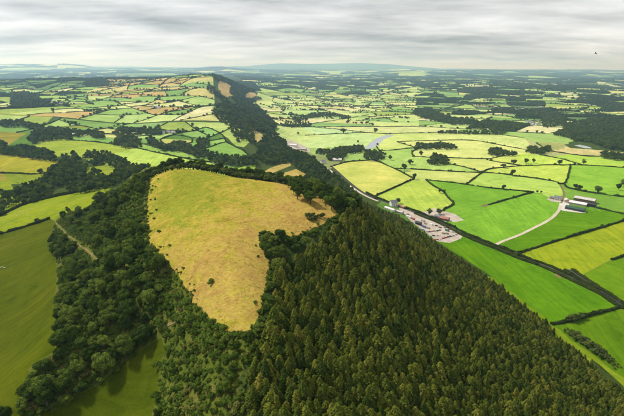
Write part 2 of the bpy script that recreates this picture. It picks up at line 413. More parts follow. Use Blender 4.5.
# ------------------------------------------------------------------ the traced network of hedges and edges (photo pixels)
# (kind, height, label, points)
LINES = [
 ('hedge', 2.2, 'trimmed hedge between the large pale hay field and the pasture above it', [(374,160),(384,164),(395,169),(405,174),(414,179)]),
 ('hedge', 2.4, 'thick hedge along the lower right side of the large pale hay field', [(414,179),(406,182.5),(398,186),(388,190.5),(376,195.5)]),
 ('hedge', 2.2, 'low hedge along the back of the large pale hay field', [(330,167),(338,164.5),(346,162),(360,161),(374,160)]),
 ('hedge', 2.4, 'kinked hedge bending twice down to the dark red barn by the lane', [(426,180),(433,186),(443,191),(448,198),(455,204),(449,207),(443,210)]),
 ('hedge', 2.0, 'thin straight hedge below the dark tree clump in the valley', [(395,168.5),(416,169.5),(450,171.5),(482,173)]),
 ('hedge', 2.0, 'long hedge along the top of the big bright green pasture, left of its gateway', [(426,180),(440,181.5),(456,183),(472,185.5),(486,187.5)]),
 ('hedge', 2.0, 'hedge along the top of the big bright green pasture, right of its gateway', [(488,188),(505,189.5),(520,191),(533,192.5)]),
 ('hedge', 2.4, 'short slanting hedge running down from the four-way hedge corner', [(482,172.5),(475,178),(466,184.3)]),
 ('hedge', 2.0, 'hedge slanting from the dark tree clump to the four-way hedge corner', [(448,164),(457,165.5),(466,167.5),(482,172.5)]),
 ('hedge', 2.0, 'long curving hedge from the four-way corner across to the right edge', [(482,172.5),(489,169),(503,167.5),(520,166),(550,165),(578,165),(600,166),(626,168)]),
 ('hedge', 2.0, 'hedge from the four-way corner towards the farm track', [(482,172.5),(499,173.5),(516,176),(536,178.5),(558,182)]),
 ('hedge', 2.0, 'long thin hedge behind the round dark tree clump in the valley', [(412,156.5),(430,157.5),(449,158),(470,158.7),(489,159),(496,157.5),(505,155.5)]),
 ('hedge', 2.0, 'short hedge slanting towards the pale round tree in the valley', [(487,160),(500,162.5),(516,165),(521,166)]),
 ('hedge', 2.0, 'long bowed hedge across the palest far meadow', [(397,142),(416,141),(438,140.5),(461,140),(479,141),(494,144),(510,147),(524,149.5)]),
 ('hedge', 1.8, 'hedge leading right from the river bend', [(379,151),(395,150),(412,148),(420,148.5)]),
 ('hedge', 1.8, 'short curved hedge beside the river bend', [(397,142),(405,144.5),(414,147),(416,148.5)]),
 ('hedge', 1.8, 'small hooked hedge left of the dark tree clump', [(418,149),(412,151.5),(412,154.5),(414,157)]),
 ('edge', 0, None, [(395,168.5),(402,163),(412,156.5)]),
 ('hedge', 2.2, 'hedge following the far side of the narrow river reach', [(387,134.2),(400,133.4),(416,133),(440,133),(470,134),(500,134.5),(524,138)]),
 ('hedge', 2.0, 'long straight hedge across the meadow left of the river', [(305,135.5),(325,134.4),(345,133.4),(364,132.3),(387,134.2)]),
 ('hedge', 1.8, 'slanting hedge at the far side of the meadow left of the river', [(300,126),(312,127),(335,129),(364,132.3)]),
 ('hedge', 2.0, 'hedge beside the sand-coloured field near the pond', [(540,155),(551,157),(562,159),(572,162),(582,165)]),
 ('edge', 0, None, [(505,155.5),(524,153.5),(540,155)]),
 ('edge', 0, None, [(524,149.5),(532,152),(540,155)]),
 ('edge', 0, None, [(524,138),(530,144),(524,149.5)]),
 ('edge', 0, None, [(524,138),(536,143),(550,142),(562,143),(570,148),(592,149.5),(610,151),(628,153)]),
 ('hedge', 2.2, 'hedge along the near side of the sand-coloured field', [(536,143),(544,148),(552,151.5),(570,154.3),(587,156.5),(605,156.5),(628,155.6)]),
 ('hedge', 2.6, 'pair-like tall hedge climbing from the farm track to the valley hedge', [(559,184),(564.5,184),(567,180),(568.5,174),(570.5,165.5)]),
 ('hedge', 2.6, 'dense hedge behind the long farm barns', [(566,187.5),(578,190.5),(592,193),(610,195.3),(628,197.5)]),
 ('hedge', 2.4, 'short hedge running right from the black-sided barn', [(596,208),(610,211),(628,215)]),
 ('hedge', 2.6, 'long hedge below the farm between rich green and yellow-green pasture', [(513,255),(524,252),(538,247),(553,242),(572,236.5),(590,231),(606,226.5),(620,222),(628,220)]),
 ('hedge', 2.4, 'slanting hedge stub ending in a bare patch in the bright pasture', [(488,205.2),(497,202.5),(508,199.3),(520,196),(533,192.5)]),
 ('edge', 0, None, [(533,192.5),(541,193.5),(548,197),(556,200),(562,205)]),
 ('edge', 0, None, [(488,205.2),(480,215),(478,228),(486,240),(493,246)]),
 ('hedge', 2.4, 'short hedge at the right edge above the yellow-green pasture', [(611,260),(618,258),(628,254.5)]),
 ('fence', 1.2, 'thin post fence across the yellow-green pasture', [(577,278),(588,272),(600,266),(611,260)]),
 ('hedge', 3.0, 'dark hedge from the lane corner to the round bush by the plantation', [(620,307),(610,310.5),(600,313),(583,317.5),(571,321),(560,323.5),(551,324.5)]),
 ('edge', 0, None, [(620,307),(628,306.5)]),
 # lane with a hedge on both sides (centre line, hedges are offset)
 ('lane', 2.6, 'the sunken lane below the plantation', [(331,166),(338,172),(345,178.5),(352,184.5),(360,190.5),(368,195.5),(377,199),(388,203),(400,207),(412,211.5),(429,218),(444,224),(461,233.3),(478,241),(493,246.5),(509,253),(520,257.8),(533,262),(545,266.5),(558,272),(570,278),(584,284.5),(597,290.5),(610,298),(628,310)]),
 # left side of the hill
 ('hedge', 2.6, 'dark hedge below the sheep field on the left', [(-6,236),(8,232),(25,227),(38,223),(50,219)]),
 ('edge', 0, None, [(50,219),(55,221),(58,217.5),(68,214.5),(77,212),(90,205),(100,199),(110,192)]),
 ('hedge', 2.6, 'hedge under the trees along the top of the sheep field', [(-6,219),(10,211),(25,204),(50,198),(78,192.5),(104,186.5),(112,185)]),
 ('edge', 0, None, [(110,192),(112,185)]),
 ('hedge', 2.2, 'hedge between the two golden fields at the left edge', [(-6,173),(15,173.2),(40,174.5),(48,172)]),
 ('edge', 0, None, [(-6,153.5),(20,156),(40,158.5),(58,161.5),(57,168),(48,172),(40,178),(33,183.5),(15,184),(-6,185)]),
 ('edge', 0, None, [(-6,154),(5,147),(20,147),(33,145),(45,140),(50,136)]),
 ('edge', 0, None, [(33,145),(45,150),(57,157),(66,155),(80,157),(92,162),(104,163)]),
 ('edge', 0, None, [(-6,122),(10,124),(30,129),(50,136)]),
 ('hedge', 2.2, 'hedge across the far side of the wide pale slope on the left', [(50,136),(62,138.2),(72,140),(88,141.5),(104,143),(119,145.2),(134,147.5)]),
 ('hedge', 2.4, 'long straight hedge running down the pale slope behind the hill', [(134,147.5),(150,151),(171,156),(190,159.5),(210,163)]),
 ('edge', 0, None, [(134,147.5),(142,144),(150,146),(165,150.5),(185,151),(200,157.5),(215,160)]),
 ('edge', 0, None, [(62,186),(72,180),(83,168),(104,165.5),(118,163)]),
 ('hedge', 2.0, 'hedge round the small yellow field beside the white farmhouse', [(160,140),(166,136.5),(174,135),(184,136.2),(193,138),(192,143.5),(178,144.5),(164,144.5),(160,140)]),
 ('hedge', 2.0, 'hedge above the rounded green field behind the hill', [(181,133),(192,131),(206,127.5)]),
 ('hedge', 2.0, 'hedge along the right of the rounded green fields behind the hill', [(206,127.5),(211,128.5),(217,131.5),(223,135),(226,142),(234,146.5),(243,150),(248,155)]),
 ('hedge', 2.0, 'short hedge between the two rounded green fields', [(194,137.5),(202,139.5),(208,141),(215,140.2),(223,138.5)]),
 ('hedge', 2.0, 'lower short hedge between the rounded green fields', [(196,148),(203,149),(210,147),(217,144.5),(224,142.5)]),
 ('edge', 0, None, [(181,133),(186,135),(194,137.5)]),
 ('hedge', 2.0, 'hedge beneath the far pasture left of the white farmhouse', [(104,134),(120,134.5),(135,131.5),(150,131.5),(160,132)]),
 ('edge', 0, None, [(160,132),(170,130),(181,133)]),
 # left field by the wood
 ('edge', 0, None, [(55,221),(50,238),(48,247),(55,258),(57,272),(55.5,290),(54,310),(55,351),(40,360),(28,370),(20,395),(-6,402)]),
 # small field at the bottom
 ('edge', 0, None, [(161,338),(150,345),(129,358),(112,373),(100,384),(75,398),(51,413),(40,420)]),
 ('edge', 0, None, [(161,338),(166,352),(158,365),(160,385),(154,405),(158,424)]),
 # tan clearings behind the crest
 ('edge', 0, None, [(261,173.5),(270,168),(281,164),(290,163),(291,165.5),(280,170),(268,174.5),(261,173.5)]),
 ('edge', 0, None, [(268,176.5),(283,173),(296,169),(306,174),(301,177.5),(288,179.5),(276,179.3),(268,176.5)]),
 ('edge', 0, None, [(235,168.5),(245,166),(255,165),(256,169),(246,172.5),(235,168.5)]),
 ('edge', 0, None, [(250,128),(256,129),(263,135),(262,139),(256,143),(252,140),(255,135),(250,128)]),
 ('edge', 0, None, [(226,128),(232,125),(240,124),(248,128),(253,134),(252,140),(244,147),(236,146),(228,138),(223,135)]),
 ('edge', 0, None, [(493,246.5),(499,243),(506,240),(520,235),(535,227.5),(548,221),(555,215.5),(558.5,211),(561,206),(564.5,195),(563,190),(560,184.5)]),
 ('edge', 0, None, [(218,85),(225,82.5),(231,86),(229,92.5),(236,97),(228,97.5),(221,94),(218,85)]),
 ('edge', 0, None, [(246,94),(250,92),(255,93),(257,95.5),(251,98),(246,97.5),(246,94)]),
 # forest foot
 ('edge', 0, None, [(399,209),(412,222),(428,234),(450,250),(470,262.5),(492,277),(520,299.5),(536,311),(548,320),(553,327),(577,348),(600,365),(620,383),(640,402)]),
 ('edge', 0, None, [(551,324.5),(560,330),(570,340),(592,354),(613,371),(640,388)]),
 # yard
 ('edge', 0, None, [(380,203),(376,205),(384,210),(396,216),(410,226),(424,235),(436,241),(450,243),(461,238.5),(463,235)]),
 ('edge', 0, None, [(436,214),(444,211),(455,214),(464,220),(455,222),(446,221)]),
 # river, pond, depot
 ('edge', 0, None, [(364,149.5),(369,143.5),(377,138),(386,135),(394,134.7),(392,136.5),(384,139),(379,145),(371,149.3),(364,149.5)]),
 ('edge', 0, None, [(574,145.3),(580,144.6),(590,147),(592,148.5),(584,148),(574,145.3)]),
 ('edge', 0, None, [(285,140),(291,140.3),(300,144),(309,148.5),(311,152.5),(302,150.5),(293,148.5),(287,145),(285,140)]),
 ('edge', 0, None, [(269,130.5),(273,128.5),(280,128),(278,130.5),(272,132.3),(269,130.5)]),
 # hilltop
]
TOP_PX_L = [(237,333),(224,331),(213,323),(206,312),(196,302),(186,292),(176,275),(163,257),(151,243),(148,225),(147,208)]
TOP_PX_R = [(331,219),(318,227),(302,234),(292,237),(275,233),(262,231),(259,238),(262,250),(267,265),(267,285),(264,300),(262,311),(257,322),(250,330),(237,333)]
TOP_BACK = [(-124,318),(-131,340),(-131,357),(-118,368),(-97,374),(-66,352),(-36,324),(-8,292),(12,266),(16,252)]   # metres
SEEDS = [  # pixel, colour seen, surface, label
 ((372,180), (214,216,112), 'field', 'large pale yellow hay field beside the lane at the hill foot'),
 ((418,198), (186,208,88), 'field', 'yellow-green meadow with a bent right edge above the gravel yard'),
 ((425,162.5), (184,212,112), 'field', 'mint green meadow with a dark tree clump on it'),
 ((455,177), (206,216,122), 'field', 'pale straw-green meadow left of the short slanting hedge'),
 ((500,181), (182,212,98), 'field', 'light green meadow right of the short slanting hedge'),
 ((470,163), (212,220,124), 'field', 'pale triangular meadow above the four-way hedge corner'),
 ((460,150), (222,228,138), 'field', 'long pale meadow behind the dark tree clump'),
 ((450,137), (224,232,144), 'field', 'palest far meadow below the narrow river reach'),
 ((405,138), (212,226,130), 'field', 'pale meadow just right of the river bend'),
 ((340,141), (204,226,148), 'field', 'wide mint meadow left of the river bend'),
 ((330,131.5), (200,226,160), 'field', 'thin pale meadow behind the river meadow hedge'),
 ((520,171), (206,222,104), 'field', 'wedge of yellow-green meadow right of the four-way hedge corner'),
 ((540,160.5), (202,226,96), 'field', 'bright meadow with three lone trees along its lower hedge'),
 ((605,160.5), (184,216,84), 'field', 'bright strip of meadow at the right edge beyond the farm'),
 ((600,180), (150,196,64), 'field', 'wide green pasture behind the farm barns'),
 ((540,172.5), (204,224,98), 'field', 'sunlit meadow left of the farm track hedge'),
 ((580,153), (216,202,140), 'field', 'sand-coloured stubble field beside the dark wood on the right'),
 ((545,146), (176,178,110), 'field', 'rough olive ground around the little pond'),
 ((475,200), (128,178,52), 'field', 'big bright green pasture in front of the farm track'),
 ((520,215), (132,184,52), 'field', 'bright green pasture inside the curve of the farm track'),
 ((585,224), (104,150,18), 'field', 'rich green pasture below the farm barns'),
 ((612,203), (128,170,62), 'field', 'narrow green paddock right of the barns'),
 ((560,255), (156,172,34), 'field', 'yellow-green pasture above the double-hedged lane'),
 ((520,280), (100,148,8), 'field', 'vivid green pasture between the lane and the plantation'),
 ((605,277), (112,150,22), 'field', 'green pasture at the right edge above the lane'),
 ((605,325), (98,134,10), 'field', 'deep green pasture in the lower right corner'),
 ((597,362), (134,156,34), 'field', 'yellow-green grass strip along the foot of the plantation'),
 ((40,209), (142,158,36), 'field', 'sloping sheep field on the left below the dark trees'),
 ((22,280), (92,102,8), 'field', 'olive green pasture at the left edge beside the wood'),  # grass colour darkened to carry the lens vignette on this side
 ((120,392), (84,96,8), 'field', 'small olive pasture in the lower left below the wood'),  # vignette of the lower left corner put into this darker green
 ((20,163), (168,166,48), 'field', 'golden field at the left edge under a row of dark trees'),
 ((12,179), (136,152,42), 'field', 'green strip of pasture at the left edge above the dark belt of trees'),
 ((12,133), (162,152,58), 'field', 'tan field in the upper left behind dark trees'),
 ((75,147), (170,186,68), 'field', 'wide yellow-green slope left of the hill'),
 ((150,155.5), (192,216,100), 'field', 'long pale slope just behind the hilltop trees'),
 ((180,154.5), (158,192,92), 'field', 'long green strip behind the pale slope'),
 ((88,176), (150,164,52), 'field', 'small field enclosed by dark trees on the left'),
 ((177,140), (208,206,112), 'field', 'small rounded yellow field beside the white farmhouse'),
 ((208,134), (154,198,108), 'field', 'rounded mint field behind the hill'),
 ((214,142), (160,198,100), 'field', 'middle one of the rounded green fields'),
 ((225,150), (146,186,88), 'field', 'lowest of the rounded green fields'),
 ((278,168), (204,180,104), 'field', 'narrow tan clearing among the trees behind the crest'),
 ((290,175), (206,178,98), 'field', 'broad tan clearing among the trees behind the crest'),
 ((247,168.5), (156,190,70), 'field', 'small green clearing behind the crest trees'),
 ((256,137), (202,184,120), 'field', 'small tan clearing in the far wooded slope'),
 ((238,132), (178,200,104), 'field', 'pale green clearing in the far wooded slope'),
 ((230,250), None, 'top', 'rough tan and green grass on the hilltop'),
 ((360,300), None, 'floor', None), ((110,290), None, 'scrub', None), ((205,370), None, 'scrub', None),
 ((415,220), None, 'gravel', 'pale gravel yard with parked vehicles beside the lane'),
 ((452,217), None, 'gravel', None),
 ((298,147), None, 'gravel', 'pale gravel depot yard beyond the wooded crest'),
 ((375,143), None, 'water', 'bright bend of the river in the valley'), ((583,146.5), None, 'water', 'little pond beside the sand-coloured field'),
 ((275,130), None, 'water', 'short bright reach of the river beyond the ridge'),
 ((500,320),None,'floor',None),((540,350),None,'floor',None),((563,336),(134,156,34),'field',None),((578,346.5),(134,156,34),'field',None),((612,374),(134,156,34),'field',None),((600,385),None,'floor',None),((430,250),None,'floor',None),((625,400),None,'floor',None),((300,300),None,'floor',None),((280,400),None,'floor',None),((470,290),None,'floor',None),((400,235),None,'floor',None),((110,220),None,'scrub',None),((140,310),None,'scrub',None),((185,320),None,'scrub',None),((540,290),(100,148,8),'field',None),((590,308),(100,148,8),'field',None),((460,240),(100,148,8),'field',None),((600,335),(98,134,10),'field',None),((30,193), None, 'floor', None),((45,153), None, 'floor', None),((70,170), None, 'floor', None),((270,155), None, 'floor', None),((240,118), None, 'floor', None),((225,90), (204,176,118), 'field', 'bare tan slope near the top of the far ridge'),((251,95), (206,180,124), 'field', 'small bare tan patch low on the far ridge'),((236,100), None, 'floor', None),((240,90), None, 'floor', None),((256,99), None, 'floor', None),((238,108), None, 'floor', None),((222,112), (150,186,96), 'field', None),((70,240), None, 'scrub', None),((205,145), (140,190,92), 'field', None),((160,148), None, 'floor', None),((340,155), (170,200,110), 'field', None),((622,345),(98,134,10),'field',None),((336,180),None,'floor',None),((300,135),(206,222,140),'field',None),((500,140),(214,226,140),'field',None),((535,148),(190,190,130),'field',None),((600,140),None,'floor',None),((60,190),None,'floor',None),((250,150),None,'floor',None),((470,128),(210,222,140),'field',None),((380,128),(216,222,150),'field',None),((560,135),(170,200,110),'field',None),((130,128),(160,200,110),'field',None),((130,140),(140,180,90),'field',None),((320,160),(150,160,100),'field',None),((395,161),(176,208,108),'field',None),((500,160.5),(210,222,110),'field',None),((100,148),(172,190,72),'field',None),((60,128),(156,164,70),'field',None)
]

# ------------------------------------------------------------------ procedural field pattern further out (metres)
def split_poly(poly, p, n):
    a, b = [], []
    m = len(poly)
    for i in range(m):
        q, r = poly[i], poly[(i + 1) % m]
        dq, dr = (q - p) @ n, (r - p) @ n
        if dq >= 0: a.append(q)
        if dq <= 0: b.append(q)
        if dq * dr < 0:
            x = q + (r - q) * (dq / (dq - dr))
            a.append(x); b.append(x)
    return a, b
def area(poly):
    P = np.array(poly)
    return 0.5 * abs(np.dot(P[:, 0], np.roll(P[:, 1], -1)) - np.dot(P[:, 1], np.roll(P[:, 0], -1)))
BSP_LEAF, BSP_EDGE = [], []
def bsp(poly, target, zone, rnd, elong=1.0):
    poly = [np.asarray(p, float) for p in poly]
    A = area(poly)
    if len(poly) < 3: return
    if A < target * rnd.uniform(0.5, 2.6):
        BSP_LEAF.append((zone, poly)); return
    P = np.array(poly); c = P.mean(0)
    Q = (P - c) * np.array([1.0, elong])
    u, s_, vt = np.linalg.svd(Q, full_matrices=False)
    d = vt[0]
    ang = math.atan2(d[1], d[0]) + rnd.gauss(0, 0.26)
    n = np.array([math.cos(ang), math.sin(ang)])
    t = (P - c) @ n
    p = c + n * (t.min() + (t.max() - t.min()) * rnd.uniform(0.38, 0.62))
    a, b = split_poly(poly, p, n)
    if len(a) < 3 or len(b) < 3:
        BSP_LEAF.append((zone, poly)); return
    tg = np.array([-n[1], n[0]])
    cut = [x for x in a if abs((x - p) @ n) < 1e-6]
    if len(cut) >= 2:
        cut.sort(key=lambda x: x @ tg)
        BSP_EDGE.append((zone, cut[0], cut[-1]))
    bsp(a, target, zone, rnd, elong); bsp(b, target, zone, rnd, elong)
rnd = random.Random(5)
ZONES = [
 ('valley', [(-130,1700),(430,1750),(860,3700),(-430,3700),(-330,2400)], 17000, 1.25),
 ('right', [(430,1750),(840,1570),(1220,1760),(2900,3700),(860,3700)], 24000, 1.1),
 ('lhill', [(-1080,1500),(-260,1420),(-400,1800),(-600,2700),(-740,3350),(-3000,3350)], 17000, 1.0),
 ('lnear', [(-1000,1180),(-300,1150),(-240,1400),(-1070,1480)], 15000, 0.8),
 ('farl', [(-3000,3380),(-740,3380),(-1800,9000),(-8200,9000)], 48000, 0.8),
 ('farc', [(-480,3730),(2920,3730),(8200,9500),(-1700,9500)], 45000, 0.7),
 ('side', [(330,330),(1500,330),(3100,2000),(1260,1560)], 20000, 1.0),
 ('side', [(-1150,1250),(-360,290),(-1600,290),(-3200,2000)], 20000, 1.0),
 ('far2', [(-8800,9600),(8800,9600),(18000,21000),(-18000,21000)], 420000, 0.6),
]
for z_, poly, tgt, el in ZONES:
    for i in range(len(poly)):
        BSP_EDGE.append((z_, np.array(poly[i], float), np.array(poly[(i + 1) % len(poly)], float)))
    bsp(poly, tgt, z_, rnd, el)

# ------------------------------------------------------------------ project the traced lines, triangulate the land along them
def dens(P, step):
    out = [P[0]]
    for a, b in zip(P[:-1], P[1:]):
        n = max(1, int(math.ceil(np.linalg.norm(b - a) / step)))
        for k in range(1, n + 1):
            out.append(a + (b - a) * k / n)
    return np.array(out)
def smooth_line(P, it=1):
    for _ in range(it):
        Q = [P[0]]
        for a, b in zip(P[:-1], P[1:]):
            Q += [a * 0.75 + b * 0.25, a * 0.25 + b * 0.75]
        Q.append(P[-1]); P = np.array(Q)
    return P
def resample_xy(P, step):
    s = np.concatenate([[0], np.cumsum(np.linalg.norm(np.diff(P, axis=0), axis=1))])
    t = np.linspace(0, s[-1], max(2, int(s[-1] / step)))
    return np.column_stack([np.interp(t, s, P[:, k_]) for k_ in range(2)])
def near_on(p, Q):
    Q = np.asarray(Q, float); a, b = Q[:-1], Q[1:]
    t = np.clip(((p - a) * (b - a)).sum(1) / np.maximum(((b - a) ** 2).sum(1), 1e-9), 0, 1)
    c = a + (b - a) * t[:, None]
    d = np.hypot(*(c - p).T)
    k_ = d.argmin()
    return d[k_], c[k_]
for li, L in enumerate(LINES):
    if L[0] == 'fence': continue
    if np.hypot(L[3][0][0] - L[3][-1][0], L[3][0][1] - L[3][-1][1]) < 0.01: continue
    for end in (0, -1):
        p = np.array(L[3][end], float)
        best = min((near_on(p, M_[3]) for mi, M_ in enumerate(LINES) if mi != li), key=lambda q: q[0])
        if 0.01 < best[0] < 6.0:
            q = best[1] + (best[1] - p) / best[0] * 0.25
            L[3].insert(0, tuple(q)) if end == 0 else L[3].append(tuple(q))
for L in LINES:           # carry lines that leave the frame well past it
    for end, nx in ((0, 1), (-1, -2)):
        p, q = np.array(L[3][end], float), np.array(L[3][nx], float)
        if p[0] <= -5 or p[0] >= 626:
            d_ = (p - q) / max(np.linalg.norm(p - q), 1e-6)
            if p[1] + d_[1] * 70 > 75:
                L[3].insert(0, tuple(p + d_ * 70)) if end == 0 else L[3].append(tuple(p + d_ * 70))
_allpx = np.array([p for L in LINES for p in L[3]], float)
_allw = at(_allpx)
TR = []
k = 0
for kind, hgt, lab, pts in LINES:
    W = _allw[k:k + len(pts), :2]; k += len(pts)
    TR.append([kind, hgt, lab, W])
TOP_POLY = np.vstack([at(TOP_PX_L)[:, :2], np.array(TOP_BACK, float), at(TOP_PX_R)[:, :2]])
TOP_POLY = resample_xy(TOP_POLY, 1.4)
TOP_POLY = TOP_POLY + np.column_stack([fbm(TOP_POLY[:, 0] / 5, TOP_POLY[:, 1] / 5, 301, 3), fbm(TOP_POLY[:, 0] / 5, TOP_POLY[:, 1] / 5, 302, 3)]) * 2.6
TOP_POLY[-1] = TOP_POLY[0]
WL = [TOP_POLY]
LANE = next(t for t in TR if t[0] == 'lane')

def extend(P, f):
    P = P.copy()
    a = P[0] - P[1]; b = P[-1] - P[-2]
    d = np.hypot(*P.mean(0))
    P[0] = P[0] + a / (np.linalg.norm(a) + 1e-9) * f * d
    P[-1] = P[-1] + b / (np.linalg.norm(b) + 1e-9) * f * d
    return P
cons = []
for kind, hgt, lab, W in TR:
    closed = np.linalg.norm(W[0] - W[-1]) < 0.5
    cons.append(dens(W if closed else extend(W, 0.0015), 25))
for W in WL: cons.append(dens(W, 10))
for z_, a, b in BSP_EDGE:
    d = max(20.0, np.hypot(*((a + b) / 2)) * 0.03)
    cons.append(dens(np.array([a, b]), d))
na, ndist = 240, 340
ang = np.radians(np.linspace(-62, 62, na)); dst = 60 * (46000 / 60) ** (np.arange(ndist) / (ndist - 1))
gx = (dst[:, None] * np.sin(ang)).ravel(); gy = (dst[:, None] * np.cos(ang)).ravel() - 250
cv = [(float(x), float(y)) for x, y in zip(gx, gy)]
ce = []
for P in cons:
    b0 = len(cv)
    cv += [(float(p[0]), float(p[1])) for p in P]
    ce += [(b0 + i, b0 + i + 1) for i in range(len(P) - 1)]
ov, oe, of, _, ooe, _ = delaunay_2d_cdt([Vector(p) for p in cv], ce, [], 0, 0.05)
GV = np.array([(v.x, v.y) for v in ov])
GT = np.array([list(f) for f in of if len(f) == 3], np.int64)
GZ = height(GV[:, 0], GV[:, 1])
P3 = np.column_stack([GV, GZ])
# flood fill triangles into parcels bounded by constraint edges
wall = set()
for ed, src in zip(oe, ooe):
    if len(src): wall.add((min(ed), max(ed)))
emap = {}
for ti, (a, b, c) in enumerate(GT.tolist()):
    for u, v in ((a, b), (b, c), (c, a)):
        emap.setdefault((u, v) if u < v else (v, u), []).append(ti)
tri = GV[GT]
cen = tri.mean(1)
ar = 0.5 * np.abs((tri[:, 1, 0] - tri[:, 0, 0]) * (tri[:, 2, 1] - tri[:, 0, 1]) - (tri[:, 2, 0] - tri[:, 0, 0]) * (tri[:, 1, 1] - tri[:, 0, 1]))
from mathutils.kdtree import KDTree
kd = KDTree(len(GT))
for i, c in enumerate(cen.tolist()): kd.insert((c[0], c[1], 0), i)
kd.balance()
def tri_at(x, y):
    hits = [h[1] for h in kd.find_n((x, y, 0), 24)]
    d = GV[GT[hits]] - np.array([x, y])
    def cr(a, b): return a[:, 0] * b[:, 1] - a[:, 1] * b[:, 0]
    s0, s1, s2 = cr(d[:, 0], d[:, 1]), cr(d[:, 1], d[:, 2]), cr(d[:, 2], d[:, 0])
    ok = ((s0 >= 0) & (s1 >= 0) & (s2 >= 0)) | ((s0 <= 0) & (s1 <= 0) & (s2 <= 0))
    w = np.where(ok)[0]
    return hits[int(w[0])] if len(w) else hits[0]
def in_poly(px, py, poly):
    poly = np.asarray(poly, float)
    x0, y0 = poly[:, 0], poly[:, 1]; x1, y1 = np.roll(x0, -1), np.roll(y0, -1)
    res = np.zeros(len(px), bool)
    for a, b, c, d in zip(x0, y0, x1, y1):
        if b == d: continue
        hit = ((b > py) != (d > py)) & (px < (c - a) * (py - b) / (d - b) + a)
        res ^= hit
    return res
# every parcel grows from its seed and stops at hedges and edges
import heapq
nbr = [[] for _ in range(len(GT))]
for ed, ts in emap.items():
    if len(ts) == 2 and ed not in wall:
        nbr[ts[0]].append(ts[1]); nbr[ts[1]].append(ts[0])
seed_tri = []
_sw = at(np.array([s_[0] for s_ in SEEDS], float))
for w in _sw: seed_tri.append(tri_at(w[0], w[1]))
leaf_tri = []
for z_, poly in BSP_LEAF:
    c = np.mean(poly, 0); leaf_tri.append(tri_at(c[0], c[1]))
rid = np.full(len(GT), -1, np.int64)
heap = [(0.0, t, i) for i, t in enumerate(seed_tri + leaf_tri)]
heapq.heapify(heap)
cl = cen.tolist(); ridl = rid.tolist()
while heap:
    d, t, i = heapq.heappop(heap)
    if ridl[t] >= 0: continue
    ridl[t] = i
    for q in nbr[t]:
        if ridl[q] < 0:
            heapq.heappush(heap, (d + math.hypot(cl[t][0] - cl[q][0], cl[t][1] - cl[q][1]), q, i))
rid = np.array(ridl)
# what nothing claimed: left-over patches become parcels of their own
nleft = len(SEEDS) + len(BSP_LEAF)
for t0_ in range(len(GT)):
    if ridl[t0_] >= 0: continue
    st = [t0_]; ridl[t0_] = nleft
    while st:
        t = st.pop()
        for q in nbr[t]:
            if ridl[q] < 0:
                ridl[q] = nleft; st.append(q)
    nleft += 1
rid = np.array(ridl)
rid[np.hypot(cen[:, 0], cen[:, 1]) > 23000] = nleft       # the last hills before the horizon
NR = nleft + 1
for i, sd in enumerate(SEEDS):          # helper seeds join the labelled parcel of the same colour
    if sd[3] is None and sd[1] is not None:
        for j, se in enumerate(SEEDS):
            if se[3] and se[1] == sd[1]: rid[rid == i] = j
rarea = np.maximum(np.bincount(rid, ar, NR), 1e-6)
rcx = np.bincount(rid, ar * cen[:, 0], NR) / rarea; rcy = np.bincount(rid, ar * cen[:, 1], NR) / rarea
# what each parcel is
R_SURF = ['field'] * NR; R_COL = [None] * NR; R_LAB = [None] * NR; R_ZONE = [None] * NR
rng2 = random.Random(21)
for j, (z_, poly) in enumerate(BSP_LEAF): R_ZONE[len(SEEDS) + j] = z_
PALES = [(226,228,158),(214,226,142),(204,222,138),(232,226,172),(218,216,140),(196,220,142),(188,214,126)]
GREENS = [(150,186,98),(162,196,104),(178,206,114),(136,172,90),(192,212,122),(166,186,88),(148,184,108)]
TANS = [(214,190,126),(206,180,112),(216,204,132),(198,172,104)]
DARKG = [(108,136,80),(98,126,76),(120,150,86),(132,162,92)]
rp = project(np.column_stack([rcx, rcy, height(rcx, rcy)]))
for i in range(NR):
    px, py, dd = rp[i]
    zn = R_ZONE[i]
    u = rng2.random()
    if zn == 'valley':
        col = rng2.choice(PALES) if u < 0.78 else rng2.choice(GREENS)
    elif zn == 'right':
        if py < 104:
            if u < 0.38: R_SURF[i] = 'wood'; col = (78,102,48)
            else: col = rng2.choice(PALES + GREENS)
        else:
            if px > 455 and u < 0.22: R_SURF[i] = 'wood'; col = (58,78,40)
            else: col = rng2.choice(GREENS + DARKG) if u < 0.55 else rng2.choice(PALES)
    elif zn == 'lhill':
        if 100 < px < 212 and 76 < py < 101: col = rng2.choice(TANS) if u < 0.62 else rng2.choice(GREENS)
        elif px < 100 and py < 88: col = rng2.choice(DARKG) if u < 0.85 else rng2.choice(TANS)
        else: col = rng2.choice(GREENS) if u < 0.62 else rng2.choice(PALES + TANS)
        if px < 110 and u > 0.93: R_SURF[i] = 'wood'; col = (58,78,40)
    elif zn == 'side':
        col = rng2.choice([(128,178,52),(112,152,28),(150,186,64),(138,168,46),(104,146,20)])
    elif zn == 'lnear':
        col = rng2.choice(GREENS) if u < 0.7 else rng2.choice(PALES)
    elif zn in ('farl', 'farc'):
        pf = 0.42 if px > 250 else 0.40
        if zn == 'farc' and abs(px - 345) < 75 and py > 90: pf = 0.18
        if u < pf: R_SURF[i] = 'wood'; col = (72,96,48)
        else: col = rng2.choice(GREENS + PALES + DARKG)
    elif zn == 'far2':
        if u < 0.55: R_SURF[i] = 'wood'; col = (58,78,46)
        else: col = rng2.choice(GREENS + DARKG + PALES[:2])
    else:
        col = (104,140,60) if py > 125 else (84,112,62)
    R_COL[i] = col
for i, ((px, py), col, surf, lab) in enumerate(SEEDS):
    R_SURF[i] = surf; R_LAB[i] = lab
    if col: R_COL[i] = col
SURF_MAT = {'field': M_FIELD, 'wood': M_FIELD, 'top': M_TOP, 'floor': M_FLOOR, 'scrub': M_SCRUB, 'gravel': M_GRAVEL, 'water': M_WATER}
